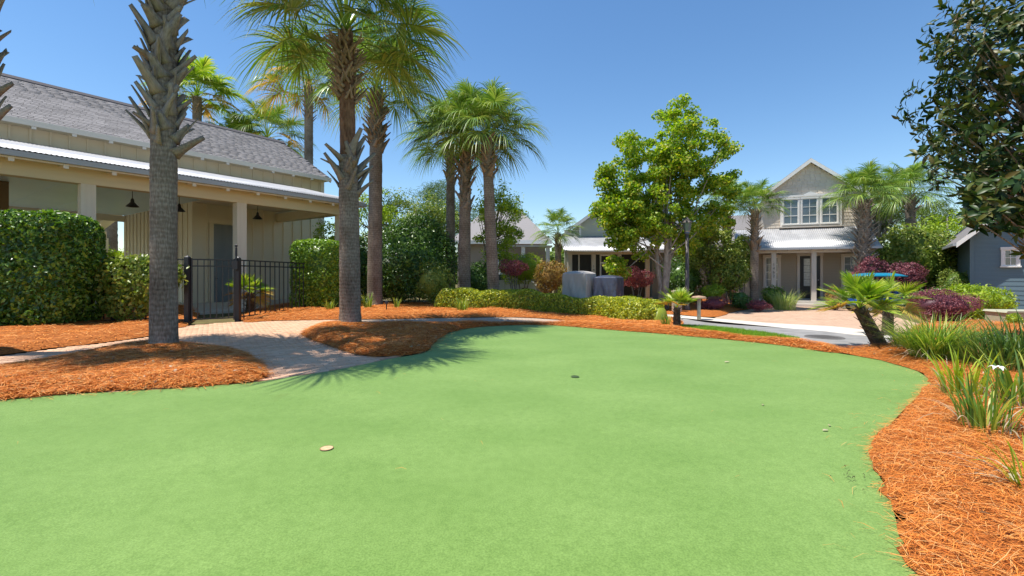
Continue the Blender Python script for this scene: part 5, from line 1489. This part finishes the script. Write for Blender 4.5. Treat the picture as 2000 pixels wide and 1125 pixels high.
# white iris flower
fx, fy = gp(1926, 862)
fl = thing('white_flower', 'single white iris flower above the right bed', 'flower', (fx + 0.095, fy, 0.0))
MB().tube([(-0.05, 0, 0.06), (-0.02, 0, 0.3), (0, 0, 0.585)], 0.004, 6).build('stalk', M_strap, fl)
for k in range(6):
    L_ = 0.062 if k % 2 == 0 else 0.048; vs = []
    for i in range(6):
        u = i / 5; w = 0.019 * math.sin(math.pi * (0.08 + 0.9 * u)); zz = 0.585 + 0.03 * math.sin(u * 2.2) - 0.03 * u * u
        vs += [(L_ * u, -w, zz + 0.006), (L_ * u, 0, zz), (L_ * u, w, zz + 0.006)]
    MB().add(vs, [(3 * i + j, 3 * i + 3 + j, 3 * i + 4 + j, 3 * i + 1 + j) for i in range(5) for j in (0, 1)]).build('petal', M_white, fl, rot=(0, 0, k * R(60) + 0.2), smooth=True)

# ------------------------------------------------------------------ magnolia reaching in from the right
def magnolia():
    rng = rngs()
    base = (9.1, 7.7, 0.0)
    t = thing('magnolia_tree', 'magnolia with large glossy dark leaves hanging in at the top right', 'tree', base)
    C = np.array([0.0, 0.0, 4.55]); rad = np.array([2.05, 1.9, 2.55])
    d = unit(rng.normal(0, 1, (1000, 3)))
    tips = C + d * rad * (rng.uniform(0.25, 1.0, (1000, 1)) ** 0.5) * (1 + 0.14 * lumps(d[:, :1] * 3, d[:, 1:2] * 3 + d[:, 2:] * 2, 1.6))
    out = unit((tips - C) / rad)
    # two longer sprays on the side towards the houses
    sp = []
    for (px, py, dd) in ((1790, 300, 7.6), (1822, 322, 7.5), (1838, 262, 7.6), (1812, 330, 7.7), (1868, 300, 7.5), (1872, 60, 7.4), (1890, 40, 7.5), (1865, 150, 7.5), (1850, 205, 7.6), (1835, 235, 7.5), (1880, 110, 7.5), (1895, 200, 7.4), (1880, 260, 7.4), (1900, 330, 7.4), (1890, 370, 7.6), (1910, 400, 7.5), (1930, 425, 7.4), (1900, 140, 7.5), (1915, 90, 7.4), (1990, 350, 4.9), (1998, 260, 5.0), (1985, 455, 7.2), (1996, 492, 7.3), (1972, 432, 7.3), (1990, 415, 7.1)):
        sp.append((X(px, dd) - base[0], dd - base[1], Z(py, dd)))
    sp = np.array(sp); so_ = np.tile([-0.9, -0.2, 0.1], (len(sp), 1))
    lw = []
    for k in range(110):
        dd = rng.uniform(6.9, 8.2); lw.append((X(rng.uniform(1885, 2020), dd) - base[0], dd - base[1], Z(rng.uniform(290, 448), dd)))
    lw = np.array(lw)
    tips = np.vstack([tips, sp, lw]); out = np.vstack([out, so_, np.tile([-0.6, -0.5, 0.2], (len(lw), 1))])
    # leaf blade
    nseg = 6; vs = []
    for k in range(nseg + 1):
        u = k / nseg; w = 0.17 * math.sin(math.pi * (0.03 + 0.95 * u ** 0.85)); z = 0.10 * math.sin(u * 2.4) - 0.12 * u * u
        vs += [(u, -w, z + 0.045 * w / 0.17), (u, 0, z), (u, w, z + 0.045 * w / 0.17)]
    fs = [(3 * k + j, 3 * k + 3 + j, 3 * k + 4 + j, 3 * k + 1 + j) for k in range(nseg) for j in (0, 1)]
    blade = MB().add(vs, fs).mesh('leaf'); blade.materials.append(M_mag)
    blade.polygons.foreach_set('use_smooth', np.ones(len(blade.polygons), bool))
    ms = []
    for p, o in zip(tips, out):
        ax = Vector(o) + Vector(rng.normal(0, 0.25, 3)) + Vector((0, 0, 0.25)); q = ax.to_track_quat('Z', 'Y').to_matrix().to_4x4()
        nl = int(rng.integers(8, 13))
        for i in range(nl):
            L_ = rng.uniform(0.13, 0.21); el = R(rng.uniform(-35, 55))
            M = Matrix.Translation(Vector(p) - Vector(o) * 0.02 * i) @ q @ Matrix.Rotation(i * 2.4 + rng.normal(0, 0.2), 4, 'Z') @ Matrix.Rotation(-el, 4, 'Y') @ Matrix.Rotation(rng.normal(0, 0.3), 4, 'X') @ Matrix.Diagonal((L_, L_, L_, 1))
            ms.append(M)
    B = Vector(base)
    def seen(M):
        p = M.translation + B; px = 1000 + FPX * p.x / p.y; py = HOR - FPX * (p.z - EYE) / p.y
        return p.y + (0 if 1700 < px < 2010 and -20 < py < 480 else 50)
    ms.sort(key=seen)
    pieces('leaf', M_mag, t, ms, 300, 'foliage', base=blade)
    b = MB()
    b.tube([(0, 0, -0.1), (0.05, 0, 1.5), (0, 0.05, 3.2), (0, 0, 6.6)], [0.2, 0.16, 0.11, 0.02], 10)
    b.build('trunk', M_bark, t, smooth=True)
    b = MB()
    for p in tips[::16].tolist() + sp.tolist():
        s = Vector((0, 0, max(0.9, p[2] * 0.72))); c = Vector(p)
        b.tube([s, s.lerp(c, 0.5) + Vector((0, 0, -0.1)), c], [0.028, 0.014, 0.005], 5, cap=False)
    b.build('limbs', M_bark, t)
magnolia()

# ------------------------------------------------------------------ vehicles, covers, small furniture
def cart_cover(name, label, px, d, W_, D_, H_, rz, m, seed):
    rng = np.random.default_rng(seed)
    x, y, z0 = at_ground(px, d)
    t = thing(name, label, 'cart', (x, y, z0), rz, 'covered carts')
    nu, nv = 128, 26; vs = []
    for i in range(nv + 1):
        v = i / nv
        for j in range(nu):
            e = (j / nu * 4) % 4; k4 = int(e); w4 = (e - k4) * 2 - 1
            c, s = ((1, w4), (-w4, 1), (-1, -w4), (w4, -1))[k4]; a = math.atan2(s, c) % 6.2832
            q = 1 / (abs(c) ** 22 + abs(s) ** 22) ** (1 / 22)
            if v < 0.72:
                hz = v / 0.72; tp = 1 - 0.10 * hz ** 1.5; zz = hz * H_ * 0.93
            else:
                u = (v - 0.72) / 0.28; tp = 0.90 * (1 - u ** 1.5); zz = H_ * (0.93 + 0.07 * math.sin(u * math.pi / 2)); hz = 1
            drape = (0.05 * abs(math.sin(a * 6 + 4 * hz + seed)) + 0.03 * abs(math.sin(a * 11 - 6 * hz)) + 0.03 * math.sin(a * 5 + hz * 9 + seed * 2) - 0.04) * (1.15 - 0.75 * hz)
            sag = 0.05 * math.exp(-((a - 4.3) / 0.6) ** 2) * math.sin(hz * 9)
            k = tp * q * (1 + drape + sag)
            vs.append((c * k * W_ / 2, s * k * D_ / 2, max(zz, 0.02)))
    fs = [(i * nu + j, i * nu + (j + 1) % nu, (i + 1) * nu + (j + 1) % nu, (i + 1) * nu + j) for i in range(nv) for j in range(nu)]
    MB().add(vs, fs).build('cover', m, t)
    MB().tube([(math.cos(a) * 0.48 * W_ / (abs(math.cos(a)) ** 6 + abs(math.sin(a)) ** 6) ** (1 / 6), math.sin(a) * 0.48 * D_ / (abs(math.cos(a)) ** 6 + abs(math.sin(a)) ** 6) ** (1 / 6) * 1.02, 0.12) for a in np.linspace(0, 6.283, 40)], 0.015, 6).build('hem_cord', M_black, t)
    for sx in (-1, 1):
        for sy in (-1, 1):
            MB().lathe([(0.10, -0.07), (0.21, -0.06), (0.22, 0), (0.21, 0.06), (0.10, 0.07)], 16).build('wheel', M_black, t, loc=(sx * W_ * 0.30, sy * D_ * 0.36, 0.22), rot=(0, R(90), 0))
M_cov1 = mat('silver_cover', (0.42, 0.385, 0.355), (0.45, 0.415, 0.385), rough=0.6, scale=3, bump=0.15, bscale=5, dist=0.03, spec=0.4)
M_cov2 = mat('navy_cover', (0.045, 0.05, 0.085), (0.06, 0.065, 0.10), rough=0.3, scale=2.5, bump=0.35, bscale=5, dist=0.04, spec=0.6)
cart_cover('covered_cart', 'golf cart under a silver grey cover behind the low hedge', 1132, 19.4, 1.14, 1.20, 1.80, R(56), M_cov1, 3)
cart_cover('covered_cart', 'golf cart under a shiny navy cover next to the silver one', 1189, 19.0, 1.02, 1.06, 1.62, R(58), M_cov2, 5)

def blue_cart():
    x, y, z0 = at_ground(1714, 20.3)
    t = thing('golf_cart', 'blue golf cart with flat blue roof parked behind the fan palm', 'golf cart', (x, y, z0), R(0))
    M_blue = mat('blue_plastic', (0.008, 0.19, 0.31), (0.012, 0.23, 0.37), rough=0.3, spec=0.5)
    M_seat = mat('blue_seat', (0.01, 0.06, 0.30), (0.015, 0.08, 0.36), rough=0.4)
    vs = []; nx, ny = 14, 8
    for top in (1, 0):
        for j in range(ny + 1):
            for i in range(nx + 1):
                u = i / nx * 2 - 1; v = j / ny * 2 - 1
                q = (1 - 0.06 * v * v); r = (1 - 0.06 * u * u)
                vs.append((u * 0.92 * q, v * 0.6 * r, 1.60 + 0.12 * (1 - u ** 4) * (1 - v ** 4) * top - (0.0 if top else 0.05)))
    n = (nx + 1) * (ny + 1); fs = []
    for j in range(ny):
        for i in range(nx):
            a = j * (nx + 1) + i; fs.append((a, a + 1, a + nx + 2, a + nx + 1)); fs.append((n + a, n + a + nx + 1, n + a + nx + 2, n + a + 1))
    for i in range(nx):
        fs.append((i, n + i, n + i + 1, i + 1)); a = ny * (nx + 1) + i; fs.append((a, a + 1, n + a + 1, n + a))
    for j in range(ny):
        a = j * (nx + 1); fs.append((a, a + nx + 1, n + a + nx + 1, n + a)); a += nx; fs.append((a, n + a, n + a + nx + 1, a + nx + 1))
    MB().add(vs, fs).build('roof', M_blue, t, smooth=True)
    for sx, m in ((-0.62, M_white), (0.05, M_white), (0.30, M_black), (0.78, M_black)):
        for sy in (-0.45, 0.45):
            MB().tube([(sx, sy, 0.5), (sx * 0.98, sy, 1.57)], 0.02, 8).build('roof_post', m, t)
    MB().prism([(-1.15, 0.30), (-1.1, 0.62), (-0.75, 0.78), (-0.62, 0.45), (-0.25, 0.35), (-0.2, 0.62), (0.5, 0.62), (1.05, 0.66), (1.12, 0.32)], 'y', -0.55, 0.55).build('body', M_seat, t)
    s = MB().box(-0.15, 0.38, -0.5, 0.5, 0.625, 0.76).build('seat', M_seat, t); s2 = MB().prism([(0.36, 0.77), (0.48, 0.765), (0.56, 1.12), (0.46, 1.14)], 'y', -0.5, 0.5).build('backrest', M_seat, t)
    for y_ in (-0.5, -0.17, 0.17, 0.5): MB().bar((0.56, y_, 0.7), (0.62, y_, 1.02), 0.03).build('rack_bar', M_white, t)
    brect('rack_rail', M_white, t, 0.60, 0.64, -0.52, 0.52, 0.84, 0.87)
    MB().tube([(-0.66, -0.2, 0.7), (-0.42, -0.2, 1.0)], 0.018, 8).build('steering_column', M_black, t)
    for sx in (-0.78, 0.78):
        for sy in (-0.52, 0.52):
            w = link('wheel', None, None, t, loc=(sx, sy, 0.23), rot=(R(90), 0, 0))
            MB().lathe([(0.12, -0.08), (0.21, -0.08), (0.23, 0), (0.21, 0.08), (0.12, 0.08)], 18).build('tyre', M_black, w, smooth=True)
            MB().lathe([(0.0, -0.07), (0.12, -0.075), (0.12, 0.075), (0.0, 0.07)], 14).build('rim', M_white, w)
blue_cart()

def white_car():
    x, y, z0 = at_ground(988, 26.8)
    t = thing('white_car', 'small white rounded car parked behind the rose shrub', 'car', (x, y, z0), 0)
    M_cp = mat('ivory_car_paint', (0.66, 0.63, 0.54), (0.72, 0.69, 0.60), rough=0.25, spec=0.6)
    prof = [(-1.75, 0.28), (-1.80, 0.60), (-1.68, 0.92), (-1.2, 1.0), (-0.85, 1.03), (-0.45, 1.42), (0.35, 1.45), (0.75, 1.10), (1.25, 1.06), (1.6, 0.95), (1.74, 0.66), (1.72, 0.3), (1.45, 0.26), (1.40, 0.48), (1.22, 0.62), (1.0, 0.62), (0.82, 0.48), (0.78, 0.24), (-0.78, 0.24), (-0.82, 0.48), (-1.0, 0.62), (-1.22, 0.62), (-1.40, 0.48), (-1.45, 0.26)]
    o = MB().prism(prof, 'y', -0.72, 0.72).build('body', M_cp, t)
    bv = o.modifiers.new('bevel', 'BEVEL'); bv.width = 0.06; bv.segments = 3; bv.limit_method = 'ANGLE'
    for a_, c_ in (((-0.78, 1.06), (-0.08, 1.06)), ((-0.02, 1.06), (0.62, 1.08))):
        MB().prism([a_, c_, (c_[0] - 0.22 if c_[0] > 0.3 else c_[0], 1.36), (a_[0] + (0.34 if a_[0] < -0.5 else 0), 1.36)], 'y', -0.735, -0.722).build('side_window', M_glass, t)
    brect('door_line', M_black, t, -0.055, -0.045, -0.727, -0.7205, 0.30, 1.04)
    MB().bar((0.05, -0.74, 0.92), (0.2, -0.74, 0.92), 0.025).build('door_handle', M_gutter, t)
    MB().lathe([(0, 0), (0.10, 0.01), (0.11, 0.04), (0, 0.05)], 14).build('headlight', M_white, t, loc=(1.70, -0.5, 0.72), rot=(0, R(90), 0))
    brect('bumper', M_gutter, t, 1.735, 1.80, -0.7, 0.7, 0.36, 0.46)
    for sx in (-1.11, 1.11):
        for sy in (-0.66, 0.66):
            w = link('wheel', None, None, t, loc=(sx, sy, 0.29), rot=(R(90), 0, 0))
            MB().lathe([(0.18, -0.08), (0.27, -0.08), (0.29, 0), (0.27, 0.08), (0.18, 0.08)], 20).build('tyre', M_black, w, smooth=True)
            MB().lathe([(0.0, -0.06), (0.18, -0.075), (0.18, 0.075), (0.0, 0.06)], 16).build('hub_cap', M_gutter, w)
white_car()

# street lamp, bollard light, utility boxes, boulder, spike light
def furniture():
    x, y, z0 = at_ground(1342, 19.6)
    M_bronze_p = mat('bronze_pole', (0.09, 0.075, 0.065), (0.13, 0.11, 0.10), rough=0.5)
    t = thing('street_lamp', 'slim dark lamp post standing in front of the maple', 'street lamp', (x, y, z0))
    MB().tube([(0, 0, -0.1), (0, 0, 0.25), (0, 0, 0.3), (0, 0, 3.35)], [0.13, 0.12, 0.09, 0.07], 14).build('pole', M_bronze_p, t, smooth=True)
    MB().lathe([(0.07, 3.35), (0.12, 3.40), (0.10, 3.44), (0.14, 3.5), (0.20, 3.84), (0.0, 3.84)], 8).build('lantern', M_glass, t)
    MB().lathe([(0.27, 3.84), (0.24, 3.88), (0.10, 4.0), (0.03, 4.08), (0.0, 4.12)], 8).build('lantern_cap', M_bronze_p, t)
    x, y, z0 = at_ground(1365, 16.4)
    t = thing('bollard_light', 'short pale bollard light with flat wide cap beside the dwarf fan palm', 'bollard', (x, y, z0))
    MB().tube([(0, 0, -0.05), (0, 0, 0.78)], 0.062, 14).build('shaft', mat('weathered_post', (0.30, 0.30, 0.22), (0.42, 0.40, 0.31), rough=0.8, scale=10), t, smooth=True)
    MB().lathe([(0.0, 0.78), (0.24, 0.79), (0.26, 0.83), (0.2, 0.87), (0.0, 0.90)], 18).build('cap', mat('copper_cap', (0.32, 0.20, 0.13), (0.44, 0.30, 0.2), rough=0.6, scale=12), t, smooth=True)
    x, y, z0 = at_ground(1322, 19.0)
    t = thing('utility_pedestal', 'small tan louvred utility pedestal left of the lamp post', 'utility box', (x, y, z0))
    M_tan = mat('tan_pedestal', (0.40, 0.31, 0.24), (0.48, 0.38, 0.30), rough=0.7)
    brect('case', M_tan, t, -0.17, 0.17, -0.12, 0.12, -0.02, 0.92)
    MB().prism([(-0.19, 0.922), (0.19, 0.922), (0.17, 0.98), (0.0, 1.0), (-0.17, 0.98)], 'y', -0.14, 0.14).build('lid', M_tan, t)
    for i in range(4): link('louvre', unitbox(M_tan), None, t, mw=TRS((0, -0.128, 0.56 + i * 0.09), 0, (0.26, 0.012, 0.05), Matrix.Rotation(0.5, 4, 'X')))
    x, y, z0 = at_ground(1992, 13.3)
    t = thing('utility_cabinet', 'low green beige utility cabinet at the right edge below the blue house', 'utility box', (x, y, z0 - 0.0), R(-8))
    M_gb = mat('green_beige', (0.36, 0.36, 0.25), (0.44, 0.43, 0.31), rough=0.6)
    brect('cabinet', M_gb, t, -0.62, 0.62, -0.35, 0.35, 0.0, 0.40); brect('plinth', M_conc, t, -0.70, 0.70, -0.42, 0.42, -0.1, -0.002)
    MB().prism([(-0.66, 0.402), (0.66, 0.402), (0.62, 0.45), (-0.62, 0.45)], 'y', -0.39, 0.39).build('lid', M_gb, t)
    for i in range(3): brect('door_panel', M_gb, t, -0.58 + i * 0.40, -0.20 + i * 0.40, -0.362, -0.352, 0.04, 0.37)
    for px, py, r, lab in ((1795, 692, 0.135, 'pale boulder half hidden under the large fountain grass'), (1930, 702, 0.12, 'pale rock between the dark grasses on the right')):
        x, y = gp(px, py); rng = rngs(); V, F = core((r * 1.3, r, r * 0.8), 1.0)
        V = V * (1 + 0.10 * lumps(V[:, :1] * 14, V[:, 1:2] * 14 + V[:, 2:] * 9, 1.0))
        tag(link('boulder', npmesh('boulder', V, F), mat('pale_stone', (0.40, 0.38, 0.35), (0.60, 0.58, 0.54), rough=0.9, scale=14, bump=0.6, bscale=40), loc=(x, y, float(terr(x, y)) + r * 0.55), smooth=True), lab, 'rock')
    x, y = gp(755, 612)
    t = thing('path_light', 'small dark spike light in the straw by the slender ringed palm', 'lamp', (x, y, 0.05))
    MB().tube([(0, 0, -0.1), (0, 0, 0.28)], 0.02, 8).build('stake', M_black, t); MB().lathe([(0.0, 0.28), (0.06, 0.28), (0.055, 0.36), (0.0, 0.38)], 12).build('head', M_black, t)
furniture()
